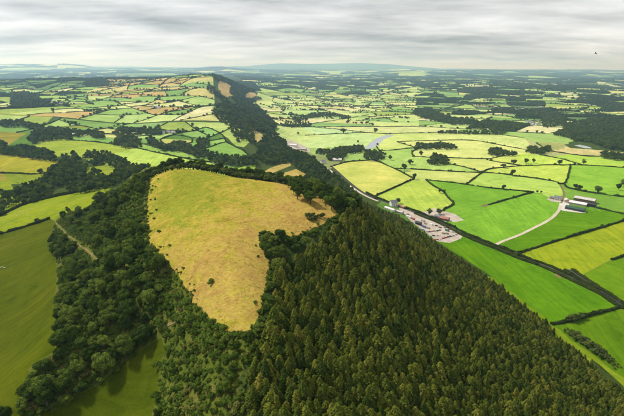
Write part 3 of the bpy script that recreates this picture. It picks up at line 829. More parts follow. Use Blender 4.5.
SURF_NAME = {'field': 'field', 'top': 'hilltop_grassland', 'floor': 'woodland_floor', 'scrub': 'scrubland', 'gravel': 'gravel_yard', 'water': 'river'}
def parcel_mesh(name, tsel, mats, cols, dirs, midx=None):
    T = GT[tsel]
    used, inv = np.unique(T, return_inverse=True)
    me = new_mesh(name, P3[used], inv.reshape(-1, 3), mats, smooth=True, mat_idx=midx)
    a = me.attributes.new('fcol', 'FLOAT_COLOR', 'FACE'); a.data.foreach_set('color', np.ascontiguousarray(cols, np.float32).ravel())
    a = me.attributes.new('fdir', 'FLOAT', 'FACE'); a.data.foreach_set('value', np.ascontiguousarray(dirs, np.float32))
    return me
# orient triangles upward
cr = (tri[:, 1, 0] - tri[:, 0, 0]) * (tri[:, 2, 1] - tri[:, 0, 1]) - (tri[:, 2, 0] - tri[:, 0, 0]) * (tri[:, 1, 1] - tri[:, 0, 1])
GT[cr < 0] = GT[cr < 0][:, ::-1]
order = np.argsort(rid, kind='stable')
starts = np.searchsorted(rid[order], np.arange(NR + 1))
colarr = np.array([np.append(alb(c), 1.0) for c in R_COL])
# every parcel keeps a direction for its mowing and grazing streaks
rdir = RNG.uniform(0, math.pi, NR)
appar = rarea / (rp[:, 2] ** 2) * np.clip(CAM_Z / rp[:, 2], 0.02, 1)
inframe = (rp[:, 0] > -10) & (rp[:, 0] < 634) & (rp[:, 1] > 60) & (rp[:, 1] < 430)
cand = [i for i in np.argsort(-appar) if (R_LAB[i] or (R_ZONE[i] and R_SURF[i] == 'field' and inframe[i] and rp[i, 2] < 3600)) or R_SURF[i] in ('top', 'scrub', 'gravel', 'water')]
solo = set(cand[:290])
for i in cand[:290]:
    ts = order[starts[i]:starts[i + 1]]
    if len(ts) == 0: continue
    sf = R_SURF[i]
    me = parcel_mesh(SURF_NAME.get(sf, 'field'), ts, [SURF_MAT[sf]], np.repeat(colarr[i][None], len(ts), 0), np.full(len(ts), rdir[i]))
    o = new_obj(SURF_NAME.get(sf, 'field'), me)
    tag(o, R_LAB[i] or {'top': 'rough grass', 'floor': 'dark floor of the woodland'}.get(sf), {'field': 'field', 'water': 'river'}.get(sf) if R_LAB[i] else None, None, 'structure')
rest = np.array([t for t in range(len(GT)) if rid[t] not in solo])
rs = [R_SURF[rid[t]] for t in rest]
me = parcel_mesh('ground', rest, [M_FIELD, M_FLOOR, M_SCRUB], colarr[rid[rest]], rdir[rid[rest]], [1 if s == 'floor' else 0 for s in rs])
tag(new_obj('ground', me), 'patchwork farmland and hills reaching to the horizon', 'ground', None, 'structure')

# ------------------------------------------------------------------ foliage materials
def make_leaf_mat(name, stops, jitter=0.5):
    m, nt, b = mat_new(name)
    b.inputs['Roughness'].default_value = 0.85
    oi = nd(nt, 'ShaderNodeObjectInfo')
    c = ramp_of(nt, oi.outputs['Random'], stops)
    geo = nd(nt, 'ShaderNodeNewGeometry')
    n = noise_fac(nt, geo.outputs['Position'], 0.9, 3, 0.7)
    c = mixc(nt, 'MULTIPLY', jitter, c, ramp_of(nt, n, [(0.3, (0.55, 0.6, 0.5)), (0.7, (1.45, 1.38, 1.2))]))
    isl = ramp_of(nt, geo.outputs['Random Per Island'], [(0.0, (0.72, 0.76, 0.66)), (1.0, (1.28, 1.22, 1.15))])
    c = mixc(nt, 'MULTIPLY', 0.7, c, isl)
    nt.links.new(c, b.inputs['Base Color'])
    tr = nd(nt, 'ShaderNodeBsdfTranslucent')
    nt.links.new(c, tr.inputs['Color'])
    mx = nd(nt, 'ShaderNodeMixShader'); mx.inputs[0].default_value = 0.22
    out = nt.nodes['Material Output']
    nt.links.new(b.outputs[0], mx.inputs[1]); nt.links.new(tr.outputs[0], mx.inputs[2]); nt.links.new(mx.outputs[0], out.inputs['Surface'])
    return m
M_CONIFER = make_leaf_mat('conifer needles', [(0.0, (0.034, 0.056, 0.012)), (0.35, (0.064, 0.088, 0.015)), (0.7, (0.104, 0.124, 0.019)), (0.93, (0.142, 0.156, 0.025)), (1.0, (0.155, 0.150, 0.027))])
M_BROAD = make_leaf_mat('broadleaf foliage', [(0.0, (0.034, 0.060, 0.013)), (0.4, (0.056, 0.092, 0.017)), (0.75, (0.088, 0.132, 0.023)), (1.0, (0.140, 0.185, 0.032))])
M_BRIGHT = make_leaf_mat('bright ash foliage', [(0.0, (0.120, 0.175, 0.030)), (1.0, (0.150, 0.200, 0.036))])
M_DARKB = make_leaf_mat('dark valley foliage', [(0.0, (0.042, 0.064, 0.020)), (0.5, (0.070, 0.098, 0.027)), (0.85, (0.105, 0.136, 0.035)), (1.0, (0.135, 0.160, 0.044))])
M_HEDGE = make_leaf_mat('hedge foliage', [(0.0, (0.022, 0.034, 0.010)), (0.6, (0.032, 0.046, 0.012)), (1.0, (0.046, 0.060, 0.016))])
M_BUSH = make_leaf_mat('scrub foliage', [(0.0, (0.052, 0.086, 0.015)), (0.45, (0.082, 0.132, 0.021)), (0.8, (0.110, 0.170, 0.027)), (0.93, (0.135, 0.160, 0.034)), (1.0, (0.150, 0.150, 0.042))])
M_TUFT = make_leaf_mat('dry grass tussock', [(0.0, (0.32, 0.23, 0.08)), (0.5, (0.38, 0.30, 0.10)), (0.8, (0.24, 0.25, 0.06)), (1.0, (0.20, 0.15, 0.06))])
def make_bark():
    m, nt, b = mat_new('bark')
    geo = nd(nt, 'ShaderNodeNewGeometry')
    n = noise_fac(nt, geo.outputs['Position'], 3.0, 4, 0.7)
    nt.links.new(ramp_of(nt, n, [(0.3, (0.05, 0.038, 0.028)), (0.7, (0.13, 0.105, 0.08))]), b.inputs['Base Color'])
    bump(nt, b, n, 0.6, 0.1)
    return m
M_BARK = make_bark()

# ------------------------------------------------------------------ tree prototypes
def leaf_quads(C, N, size, rg):
    N = N / np.maximum(np.linalg.norm(N, axis=1, keepdims=True), 1e-9)
    up = np.where(np.abs(N[:, 2:3]) > 0.9, np.array([[1.0, 0, 0]]), np.array([[0, 0, 1.0]]))
    T = np.cross(N, up); T /= np.linalg.norm(T, axis=1, keepdims=True)
    B = np.cross(N, T)
    a = rg.uniform(0, 2 * math.pi, len(C))[:, None]
    T, B = T * np.cos(a) + B * np.sin(a), B * np.cos(a) - T * np.sin(a)
    s = size[:, None]
    j = lambda: rg.uniform(0.65, 1.15, (len(C), 1))
    V = np.stack([C + T * s * j(), C + B * s * j() * 0.8, C - T * s * j(), C - B * s * j() * 0.8], 1).reshape(-1, 3)
    F = np.arange(4 * len(C)).reshape(-1, 4)
    return V, F
def ico(sub):
    import bmesh
    bm = bmesh.new(); bmesh.ops.create_icosphere(bm, subdivisions=sub, radius=1)
    V = np.array([v.co[:] for v in bm.verts]); F = [[v.index for v in f.verts] for f in bm.faces]
    bm.free(); return V, F
ICO1, ICO2 = ico(1), ico(2)
class Acc:
    def __init__(s): s.V, s.F, s.n = [], [], 0
    def add(s, V, F):
        s.V.append(np.asarray(V, float)); s.F += [[i + s.n for i in f] for f in (F.tolist() if isinstance(F, np.ndarray) else F)]; s.n += len(V)
    def mesh(s, name, mats, smooth=False): return new_mesh(name, np.vstack(s.V), s.F, mats, smooth)
def tube(P, R, seg=6):
    P = np.asarray(P, float); V = []; F = []
    for i, (p, r) in enumerate(zip(P, R)):
        d = P[min(i + 1, len(P) - 1)] - P[max(i - 1, 0)]; d = d / np.linalg.norm(d)
        a = np.cross(d, [0.3, 0.9, 0.1]); a /= np.linalg.norm(a); b = np.cross(d, a)
        for k_ in range(seg):
            t = 2 * math.pi * k_ / seg
            V.append(p + r * (a * math.cos(t) + b * math.sin(t)))
    for i in range(len(P) - 1):
        for k_ in range(seg):
            k2 = (k_ + 1) % seg
            F.append([i * seg + k_, i * seg + k2, (i + 1) * seg + k2, (i + 1) * seg + k_])
    F.append([(len(P) - 1) * seg + k_ for k_ in range(seg)])
    return np.array(V), F
def broad_proto(seed, R=4.6, H=10.5, lobes=20, leaves=210, mat=None, leaf=0.30, cf=0.60, vf=0.27):
    rg = np.random.default_rng(seed)
    crown, trunk = Acc(), Acc()
    cz = H * cf
    L = []
    while len(L) < lobes:
        d = rg.normal(size=3); d /= np.linalg.norm(d)
        q = d * rg.uniform(0.25, 1.0) ** 0.6
        p = np.array([q[0] * R * 0.68, q[1] * R * 0.68, cz + q[2] * H * vf])
        L.append((p, R * rg.uniform(0.20, 0.42)))
    for p, r in L:
        n = int(leaves * (r / (R * 0.36)) ** 2)
        d = rg.normal(size=(n, 3)); d /= np.linalg.norm(d, axis=1, keepdims=True)
        d[:, 2] = np.where(d[:, 2] < -0.5, -d[:, 2], d[:, 2])
        C = p + d * r * rg.uniform(0.80, 1.12, (n, 1)) * np.array([1, 1, 0.85])
        crown.add(*leaf_quads(C, d + rg.normal(size=(n, 3)) * 0.45, rg.uniform(0.6, 1.25, n) * leaf, rg))
        V, F = ICO1
        crown.add(p + V * r * rg.uniform(0.72, 0.92, (len(V), 1)) * np.array([1, 1, 0.85]), F)
    lean = rg.normal(size=2) * 0.3
    trunk.add(*tube([(0, 0, -0.8), (lean[0] * .3, lean[1] * .3, H * 0.2), (lean[0], lean[1], H * 0.55)], [0.045 * H * .8, 0.03 * H, 0.015 * H]))
    for p, r in L[:6]:
        trunk.add(*tube([(lean[0] * .4, lean[1] * .4, H * 0.26), (p[0] * .5, p[1] * .5, (p[2] + H * .3) / 2), tuple(p)], [0.02 * H, 0.013 * H, 0.005 * H], 5))
    return crown, trunk
def conifer_proto(seed, R=2.6, H=9.0):
    rg = np.random.default_rng(seed)
    crown, trunk = Acc(), Acc()
    lv = 19
    for i in range(lv):
        t = (i + rg.uniform(-0.3, 0.3)) / lv
        z = H * (0.10 + 0.88 * t)
        r = R * (1 - t ** 1.7) ** 0.85 * rg.uniform(0.82, 1.15) + 0.16
        nb = int(8 + 3 * (1 - t))
        a0 = rg.uniform(0, 6.28)
        for b_ in range(nb):
            a = a0 + 2 * math.pi * b_ / nb + rg.uniform(-0.25, 0.25)
            rr = r * rg.uniform(0.72, 1.15)
            d = np.array([math.cos(a), math.sin(a), 0])
            for s_ in (0.35, 0.68, 0.98):
                c = d * rr * s_ + np.array([0, 0, z + 0.18 * rr - 0.42 * rr * s_ * s_ + rg.uniform(-.1, .1)])
                nrm = np.array([d[0] * 0.55, d[1] * 0.55, 0.9]) + rg.normal(size=3) * 0.3
                crown.add(*leaf_quads(c[None], nrm[None], np.array([0.22 + 0.24 * rr * (1.15 - 0.45 * s_)]), rg))
    n = 9; V = []; F = []
    for k_, (t, q) in enumerate(((0.1, 0.7), (0.6, 0.5), (0.95, 0.08))):
        for j_ in range(n):
            a = 2 * math.pi * j_ / n
            V.append((math.cos(a) * R * q, math.sin(a) * R * q, H * t))
    for k_ in range(2):
        for j_ in range(n): F.append([k_ * n + j_, k_ * n + (j_ + 1) % n, (k_ + 1) * n + (j_ + 1) % n, (k_ + 1) * n + j_])
    crown.add(np.array(V), F)
    trunk.add(*tube([(0, 0, -0.8), (0, 0, H * 0.5), (0, 0, H * 0.96)], [0.17, 0.11, 0.02]))
    return crown, trunk
def bush_proto(seed, R=1.3, leaves=70, leaf=0.26):
    rg = np.random.default_rng(seed)
    acc = Acc()
    for i in range(6):
        p = np.array([rg.normal() * R * 0.42, rg.normal() * R * 0.42, R * rg.uniform(0.3, 0.75)]); r = R * rg.uniform(0.35, 0.6)
        d = rg.normal(size=(leaves, 3)); d /= np.linalg.norm(d, axis=1, keepdims=True); d[:, 2] = np.abs(d[:, 2])
        acc.add(*leaf_quads(p + d * r * rg.uniform(0.8, 1.15, (leaves, 1)), d + rg.normal(size=(leaves, 3)) * 0.5, rg.uniform(0.6, 1.2, leaves) * leaf, rg))
        acc.add(p + ICO1[0] * r * 0.82, ICO1[1])
    return acc
def tuft_proto(seed):
    rg = np.random.default_rng(seed); n = 26
    a = rg.uniform(0, 6.28, n); r = rg.uniform(0.02, 0.2, n)
    V = []; F = []
    for i in range(n):
        b0 = np.array([math.cos(a[i]) * r[i], math.sin(a[i]) * r[i], -0.05]); o = np.array([math.cos(a[i]), math.sin(a[i]), 0])
        w = np.array([-o[1], o[0], 0]) * 0.05; h = rg.uniform(0.25, 0.55)
        V += [b0 - w, b0 + w, b0 + o * 0.25 + np.array([0, 0, h])]; F.append([3 * i, 3 * i + 1, 3 * i + 2])
    acc = Acc(); acc.add(np.array(V), F); return acc

PROTO = {}     # kind -> list of (crown mesh, trunk mesh)
COLL = {}      # kind -> collection of joined meshes for the uncountable masses
def register(kind, pairs, leafmat):
    PROTO[kind] = []
    COLL[kind] = bpy.data.collections.new('masses ' + kind)
    for i, (c, t) in enumerate(pairs):
        cm = c.mesh('crown', [leafmat])
        tm = t.mesh('trunk', [M_BARK], True) if t else None
        PROTO[kind].append((cm, tm))
        V = np.vstack(c.V + (t.V if t else [])); F = c.F + ([[k_ + c.n for k_ in f] for f in t.F] if t else [])
        jm = new_mesh('tree', V, F, [leafmat, M_BARK], False, [0] * len(c.F) + [1] * (len(F) - len(c.F)))
        COLL[kind].objects.link(bpy.data.objects.new('%s_%02d' % (kind, i), jm))
register('broad', [broad_proto(100 + i, R=rr, H=hh) for i, (rr, hh) in enumerate([(4.6, 10.5), (4.2, 11.5), (5.2, 10.0), (3.8, 9.0), (4.8, 12.0), (4.0, 8.5)])], M_BROAD)
register('bright', [broad_proto(130 + i, R=rr, H=hh) for i, (rr, hh) in enumerate([(5.0, 10.5), (4.8, 10.0)])], M_BRIGHT)
register('dark', [broad_proto(140 + i, R=rr, H=hh, lobes=15, leaves=80, leaf=0.46, cf=0.50, vf=0.32) for i, (rr, hh) in enumerate([(4.6, 10.0), (5.2, 9.5), (4.0, 10.5), (5.0, 8.5)])], M_DARKB)
register('conifer', [conifer_proto(200 + i, R=rr, H=hh) for i, (rr, hh) in enumerate([(2.7, 8.6), (2.5, 8.0), (2.9, 9.0), (2.4, 7.6), (2.8, 8.4), (2.5, 9.6)])], M_CONIFER)
register('bush', [(bush_proto(300 + i, R=rr), None) for i, rr in enumerate((1.2, 1.5, 1.0, 1.8, 1.3))], M_BUSH)
register('tuft', [(tuft_proto(400 + i), None) for i in range(4)], M_TUFT)

def gn_group():
    g = bpy.data.node_groups.new('scatter', 'GeometryNodeTree')
    return g
def mass(name, kind, P, scale, label, cat, rg):
    """an uncountable stand of plants: one object, points that carry instances"""
    me = bpy.data.meshes.new(name)
    me.from_pydata(np.asarray(P, float).tolist(), [], [])
    n = len(P)
    if np.ndim(scale) == 1: scale = np.repeat(np.asarray(scale, float)[:, None], 3, 1)
    a = me.attributes.new('sc', 'FLOAT_VECTOR', 'POINT'); a.data.foreach_set('vector', np.ascontiguousarray(scale, np.float32).ravel())
    a = me.attributes.new('rz', 'FLOAT_VECTOR', 'POINT')
    rz = np.zeros((n, 3), np.float32); rz[:, 2] = rg.uniform(0, 6.28, n); rz[:, 0] = rg.normal(0, 0.04, n); rz[:, 1] = rg.normal(0, 0.04, n)
    a.data.foreach_set('vector', rz.ravel())
    a = me.attributes.new('vi', 'INT', 'POINT'); a.data.foreach_set('value', rg.integers(0, len(PROTO[kind]), n).astype(np.int32))
    o = new_obj(name, me)
    g = bpy.data.node_groups.new('scatter ' + name, 'GeometryNodeTree')
    g.interface.new_socket('Geometry', in_out='INPUT', socket_type='NodeSocketGeometry')
    g.interface.new_socket('Geometry', in_out='OUTPUT', socket_type='NodeSocketGeometry')
    gi, go = g.nodes.new('NodeGroupInput'), g.nodes.new('NodeGroupOutput')
    ip = g.nodes.new('GeometryNodeInstanceOnPoints'); ci = g.nodes.new('GeometryNodeCollectionInfo')
    ci.inputs['Collection'].default_value = COLL[kind]
    ci.inputs['Separate Children'].default_value = True
    ci.inputs['Reset Children'].default_value = True
    def na_(nm, t):
        q = g.nodes.new('GeometryNodeInputNamedAttribute'); q.data_type = t; q.inputs['Name'].default_value = nm
        return q.outputs['Attribute']
    e2r = g.nodes.new('FunctionNodeEulerToRotation')
    L = g.links.new
    L(gi.outputs[0], ip.inputs['Points']); L(ci.outputs[0], ip.inputs['Instance'])
    ip.inputs['Pick Instance'].default_value = True
    L(na_('vi', 'INT'), ip.inputs['Instance Index'])
    L(na_('rz', 'FLOAT_VECTOR'), e2r.inputs[0]); L(e2r.outputs[0], ip.inputs['Rotation'])
    L(na_('sc', 'FLOAT_VECTOR'), ip.inputs['Scale'])
    L(ip.outputs[0], go.inputs[0])
    md = o.modifiers.new('scatter', 'NODES'); md.node_group = g
    return tag(o, label, cat, None, 'stuff')

# ------------------------------------------------------------------ ribbons: roads, tracks, paths
def resample(P, step):
    P = np.asarray(P, float)
    s = np.concatenate([[0], np.cumsum(np.linalg.norm(np.diff(P, axis=0), axis=1))])
    n = max(2, int(s[-1] / step) + 1)
    t = np.linspace(0, s[-1], n)
    return np.column_stack([np.interp(t, s, P[:, k_]) for k_ in range(P.shape[1])])
def normals2(P):
    T = np.gradient(P, axis=0); T /= np.maximum(np.linalg.norm(T, axis=1, keepdims=True), 1e-9)
    return np.column_stack([-T[:, 1], T[:, 0]])
def ribbon(name, P, width, mat, label, lift=0.12, cat=None, step=3.0, wobble=0.15):
    P = resample(smooth_line(np.asarray(P, float), 2), step)
    N = normals2(P); m = 5
    V = []
    wv = width * (1 + wobble * fbm(P[:, 0] / 9, P[:, 1] / 9, 5, 2))
    for j in range(m):
        o = (j / (m - 1) - 0.5)
        q = P + N * (o * wv)[:, None]
        V.append(np.column_stack([q, height(q[:, 0], q[:, 1]) + lift]))
    V = np.stack(V, 1).reshape(-1, 3); n = len(P)
    F = [[i * m + j, (i + 1) * m + j, (i + 1) * m + j + 1, i * m + j + 1] for i in range(n - 1) for j in range(m - 1)]
    F = [f[::-1] for f in F]
    o = new_obj(name, new_mesh(name, V, F, [mat], True))
    return tag(o, label, cat, None, 'structure')

lane_w = smooth_line(LANE[3], 1)
split_k = np.searchsorted(-(-lane_w[:, 1]), 0)
ribbon('lane', LANE[3], 5.0, M_ROAD, 'narrow dark lane between two hedges below the plantation', 0.30, 'lane')
ribbon('farm_track', at([(493,246.5),(499,243),(506,240),(520,235),(535,227.5),(548,221),(555,215.5),(558.5,211),(561,206)])[:, :2], 4.6, M_TRACK, 'pale stone track curving from the lane up to the farm', 0.25, 'track')
ribbon('farm_track', at([(561,203),(564.5,195),(563,190),(560,184.5)])[:, :2], 4.0, M_PATH, 'brown track running up behind the farm between hedges', 0.25, 'track')
ribbon('road', at([(321,163.5),(331,168.5),(345,180),(359,190),(370,196.5),(381,201)])[:, :2] + np.array([-6.0, -6.0]), 6.0, M_TRACK, 'pale road along the foot of the wooded slope', 0.35, 'road')
ribbon('path', at([(55,221),(58,226),(64,231),(68,236.5),(75,240.5),(80,246.5),(88,250.5),(94,258),(101,262)])[:, :2], 1.0, M_PATH, 'worn path climbing through the bracken beside the left field', 0.3, 'path')
ribbon('path', at([(147,335),(156,330),(166,326),(176,322)])[:, :2], 1.2, M_PATH, 'short worn path in the scrub below the hilltop', 0.3, 'path')

# ------------------------------------------------------------------ hedges
def hedge_mesh(P, h, w, rg, dist):
    step = 1.2 if dist < 450 else (2.2 if dist < 1100 else (4.0 if dist < 2200 else 8.0))
    P = resample(smooth_line(np.asarray(P, float), 1), step)
    n = len(P); N = normals2(P)
    P = P + N * (fbm(P[:, 0] / 14, P[:, 1] / 14, 8, 2) * 1.2)[:, None]
    prof = [(-0.5, -0.15), (-0.55, 0.45), (-0.34, 0.92), (0.0, 1.04), (0.34, 0.92), (0.55, 0.45), (0.5, -0.15)]
    z = height(P[:, 0], P[:, 1])
    hh = h * (1 + 0.9 * fbm(P[:, 0] / 17, P[:, 1] / 17, 15, 3))
    gap = fbm(P[:, 0] / 45, P[:, 1] / 45, 77, 2) > 0.42
    hh = np.where(gap, hh * 0.35, hh)
    acc = Acc(); V = []
    for a, b in prof:
        j = rg.normal(0, 0.09, n)
        q = P + N * ((a + j) * w)[:, None]
        V.append(np.column_stack([q, z + hh * (b + rg.normal(0, 0.07, n) * (b > 0))]))
    V = np.stack(V, 1).reshape(-1, 3); m = len(prof)
    F = [[i * m + j, i * m + j + 1, (i + 1) * m + j + 1, (i + 1) * m + j] for i in range(n - 1) for j in range(m - 1)]
    F.append(list(range(m))[::-1]); F.append([(n - 1) * m + j for j in range(m)])
    acc.add(V, F)
    if dist < 1500:
        L = step * n
        cnt = int(L * (7 if dist < 500 else 3))
        i = rg.integers(0, n, cnt); a = rg.uniform(0.15, math.pi - 0.15, cnt)
        dirv = np.column_stack([N[i] * np.cos(a)[:, None], np.sin(a)])
        C = np.column_stack([P[i], z[i]]) + np.column_stack([N[i] * (np.cos(a) * w * 0.55)[:, None], hh[i] * (0.25 + 0.85 * np.sin(a))]) + rg.normal(0, 0.22, (cnt, 3))
        acc.add(*leaf_quads(C, dirv + rg.normal(size=(cnt, 3)) * 0.6, rg.uniform(0.3, 0.75, cnt), rg))
    return acc
rgh = np.random.default_rng(31)
HEDGE_LINES = []   # world polylines that carry hedgerow trees
for kind, h, lab, W in TR:
    d = np.hypot(*W.mean(0))
    if kind == 'hedge':
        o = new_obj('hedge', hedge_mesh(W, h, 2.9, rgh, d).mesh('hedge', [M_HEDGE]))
        tag(o, lab, 'hedge', 'traced field hedges')
        HEDGE_LINES.append(W)
    elif kind == 'lane':
        P = resample(smooth_line(W, 1), 6.0); N = normals2(P); k0 = int(len(P) * 0.30)
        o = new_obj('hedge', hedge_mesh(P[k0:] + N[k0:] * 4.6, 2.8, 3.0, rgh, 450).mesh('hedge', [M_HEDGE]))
        tag(o, 'dark hedge along the far side of the lane below the plantation', 'hedge', 'hedges along the lane')
        k1 = int(len(P) * 0.47)
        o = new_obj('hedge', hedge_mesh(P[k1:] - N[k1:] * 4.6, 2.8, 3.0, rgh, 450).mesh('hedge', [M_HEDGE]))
        tag(o, 'dark hedge along the near side of the lane below the plantation', 'hedge', 'hedges along the lane')
# hedges of the field pattern further out
be = []
for z_, a, b in BSP_EDGE:
    if z_ == 'far2' or np.linalg.norm(b - a) > (700 if z_ in ('valley', 'right', 'lhill', 'lnear') else 2500): continue
    c = (a + b) / 2; p = project(np.array([c[0], c[1], hz(c[0], c[1])]))
    if (-40 < p[0] < 664) or (z_ == 'side' and -420 < p[0] < 1050): be.append((p[2], z_, a, b, p))
be.sort(key=lambda q: q[0])
HLAB = {'valley': 'thin dark hedge in the pale flat meadows of the valley floor', 'right': 'dark hedge among the far fields right of the valley',
        'lhill': 'dark hedge between small fields on the far left hillside', 'lnear': 'dark hedge in the green dip left of the far ridge',
        'farl': 'faint hedge in the hazy distance on the left', 'farc': 'faint hedge in the hazy distance'}
def shade_word(x, y):
    c = R_COL[rid[tri_at(x, y)]]
    if R_SURF[rid[tri_at(x, y)]] == 'wood': return 'wooded'
    r, g, b = c
    if r > g + 8: return 'tan'
    if r > 200 and g > 200: return 'pale'
    if g > r + 45: return 'mint green'
    if g < 165: return 'dark green'
    return 'light green'
def side_word(p):
    return 'far left' if p[0] < 70 else ('left of the ridge' if p[0] < 215 else ('mid-valley' if p[0] < 360 else ('right of the river' if p[0] < 480 else 'far right')))
def hedge_label(z_, a, b, p):
    n = np.array([-(b - a)[1], (b - a)[0]]); n = n / np.linalg.norm(n) * 25; m = (a + b) / 2
    w1, w2 = sorted((shade_word(*(m + n)), shade_word(*(m - n))))
    sides = 'between two %s fields' % w1 if w1 == w2 else 'between %s and %s fields' % (w1, w2)
    pre = ('short ' if np.linalg.norm(b - a) < 130 else 'long ' if np.linalg.norm(b - a) > 260 else '')
    body = 'hedge ' + sides + ' ' + {'valley': 'on the flat valley floor', 'right': 'in the far fields', 'lhill': 'on the far hillside', 'lnear': 'in the dip behind the hill'}[z_] + ', ' + side_word(p)
    body = body.replace('dark green', 'dark').replace('light green', 'light').replace('mint green', 'mint') if len(body.split()) > 16 else body
    return pre + body if len((pre + body).split()) <= 16 else body
far_acc = Acc()
nsolo = 0
for d, z_, a, b, p in be:
    HEDGE_LINES.append(np.array([a, b]))
    if z_ == 'valley' and rgh.random() < 0.42: continue
    acc = hedge_mesh(dens(np.array([a, b]), 60), 2.3 if d < 2400 else 3.4, 2.6 if d < 2400 else 3.6, rgh, d)
    if nsolo < 230 and z_ in ('valley', 'right', 'lhill', 'lnear'):
        o = new_obj('hedge', acc.mesh('hedge', [M_HEDGE])); tag(o, hedge_label(z_, a, b, p), 'hedge', HLAB[z_].replace('dark hedge', 'hedges').replace('thin hedges', 'hedges')); nsolo += 1
    else:
        far_acc.add(np.vstack(acc.V), acc.F)
tag(new_obj('distant_hedges', far_acc.mesh('distant_hedges', [M_HEDGE])), 'faint dark lines of hedges in the far distance', 'hedges', None, 'stuff')

# thin post fence
ft = next(t for t in TR if t[0] == 'fence')
M_WOOD = make_floor_mat('weathered wood', (0.16, 0.13, 0.10), (0.22, 0.19, 0.15), (0.28, 0.25, 0.20))
P = resample(ft[3], 4.0); z = height(P[:, 0], P[:, 1])
fr = new_obj('fence', None, loc=(P[0, 0], P[0, 1], z[0])); tag(fr, ft[2], 'fence')
V0, F0 = tube([(0, 0, -0.3), (0, 0, 1.3)], [0.11, 0.10], 6)
pm = new_mesh('post', V0, F0, [M_WOOD])
for i in range(len(P)):
    new_obj('post', pm, fr, (P[i, 0] - P[0, 0], P[i, 1] - P[0, 1], z[i] - z[0]))
for hgt in (0.55, 1.1):
    V0, F0 = tube(np.column_stack([P - P[0], z - z[0] + hgt]), [0.04] * len(P), 5)
    new_obj('rail', new_mesh('rail', V0, F0, [M_WOOD]), fr)

# ------------------------------------------------------------------ woods: trees stand where the photo shows crowns
def jitter_grid(x0, x1, y0, y1, sp, rg, jit=0.42):
    xs = np.arange(x0, x1, sp); ys = np.arange(y0, y1, sp * 0.9)
    X, Y = np.meshgrid(xs, ys); X = X + (np.arange(len(ys)) % 2)[:, None] * sp * 0.5
    X = X.ravel() + rg.uniform(-jit, jit, X.size) * sp; Y = Y.ravel() + rg.uniform(-jit, jit, Y.size) * sp
    return X, Y
rgt = np.random.default_rng(77)
BRIGHT_SHARE = 0.14
TREES = []   # [kind, x, y, z, scale_xy, scale_z, label, cat, px, py, size_px]
def put(kind, X, Y, sxy, sz, label, cat):
    if len(X) == 0: return
    Z = height(X, Y)
    p = project(np.column_stack([X, Y, Z + 4]))
    for i in range(len(X)):
        TREES.append([kind, X[i], Y[i], Z[i], sxy[i], sz[i], label, cat, p[i, 0], p[i, 1], FOC / p[i, 2] * 8 * sxy[i], p[i, 2]])
def near_lines(X, Y, P, d):
    ok = np.zeros(len(X), bool)
    P = resample(P, 2.0)
    for q in P: ok |= (X - q[0]) ** 2 + (Y - q[1]) ** 2 < d * d
    return ok
def wood(kind, poly, sp, box, smin, smax, label, cat='tree', lift=4.0, thin=0.0, avoid=()):
    X, Y = jitter_grid(*box, sp, rgt)
    Z = height(X, Y)
    p = project(np.column_stack([X, Y, Z + lift]))
    ok = in_poly(p[:, 0], p[:, 1], poly)
    if thin > 0: ok &= fbm(X / 30, Y / 30, 91, 3) > -0.62 + thin
    for P, d in avoid: ok &= ~near_lines(X, Y, P, d)
    X, Y = X[ok], Y[ok]
    s = rgt.uniform(smin, smax, len(X)) * (1 + 0.35 * fbm(X / 25, Y / 25, 95, 2))
    put(kind, X, Y, s * rgt.uniform(0.9, 1.1, len(X)), s * rgt.uniform(0.88, 1.15, len(X)), label, cat)
    return X, Y
PATH_W = at([(55,221),(58,226),(64,231),(68,236.5),(75,240.5),(80,246.5),(88,250.5),(94,258),(101,262)])[:, :2]

# conifer plantation on the slope facing right
CON_POLY = [(246,470),(247,400),(252,365),(256,345),(262,325),(272,312),(275,285),(276,262),(282,250),(300,246),(316,236),(330,226),(341,214),(348,203),(360,200),(376,206),(398,213),(414,225),(431,237),(453,252),(473,265),(495,279),(523,301),(539,313),(552,324),(580,351),(603,369),(626,389),(700,447),(700,520),(246,520)]
u_, v_ = jitter_grid(-500, 700, -500, 900, 2.9, rgt, 0.32)
X, Y = u_ * 0.83 + v_ * 0.56, -u_ * 0.56 + v_ * 0.83        # planting rows run obliquely down the slope
ok = (X > -40) & (X < 330) & (Y > 60) & (Y < 640)
X, Y = X[ok], Y[ok]
Z = height(X, Y)
p = project(np.column_stack([X, Y, Z + 8]))
ok = in_poly(p[:, 0], p[:, 1], CON_POLY) & (Z > 0.8) & ~in_poly(X, Y, TOP_POLY)
ok &= ~(near_lines(X, Y, LANE[3], 9.0))
ok &= rgt.uniform(0, 1, len(X)) > 0.04 + 0.45 * np.clip(fbm(X / 22, Y / 22, 44, 3), 0, 1)
X, Y = X[ok], Y[ok]
s = 0.73 * np.clip(rgt.normal(1, 0.19, len(X)), 0.55, 1.5) * (1 + 0.45 * fbm(X / 28, Y / 28, 45, 2))
put('conifer', X, Y, s * rgt.uniform(0.85, 1.2, len(X)), s * rgt.uniform(0.85, 1.2, len(X)), 'olive conifer in the dense plantation on the slope facing right', 'conifer')

# broadleaf fringe between the hilltop grass and the conifers
wood('broad', [(261,232),(276,231),(293,236),(304,233),(316,227),(320,232),(300,248),(286,252),(279,262),(277,288),(274,312),(263,326),(256,346),(250,345),(252,330),(264,312),(268,298),(270,270),(264,250)], 5.2,
     (-40, 60, 120, 330), 0.42, 0.72, 'rounded dark tree on the fringe between hilltop grass and conifers', lift=2.5)
# trees along the crest, behind the hilltop
crest = np.array([(-148, 362), (-132, 372), (-116, 379), (-97, 384), (-80, 374), (-62, 361), (-46, 347), (-30, 329), (-16, 312), (-2, 297), (10, 283), (20, 270)], float)
P = resample(crest, 5.2); N = normals2(P)
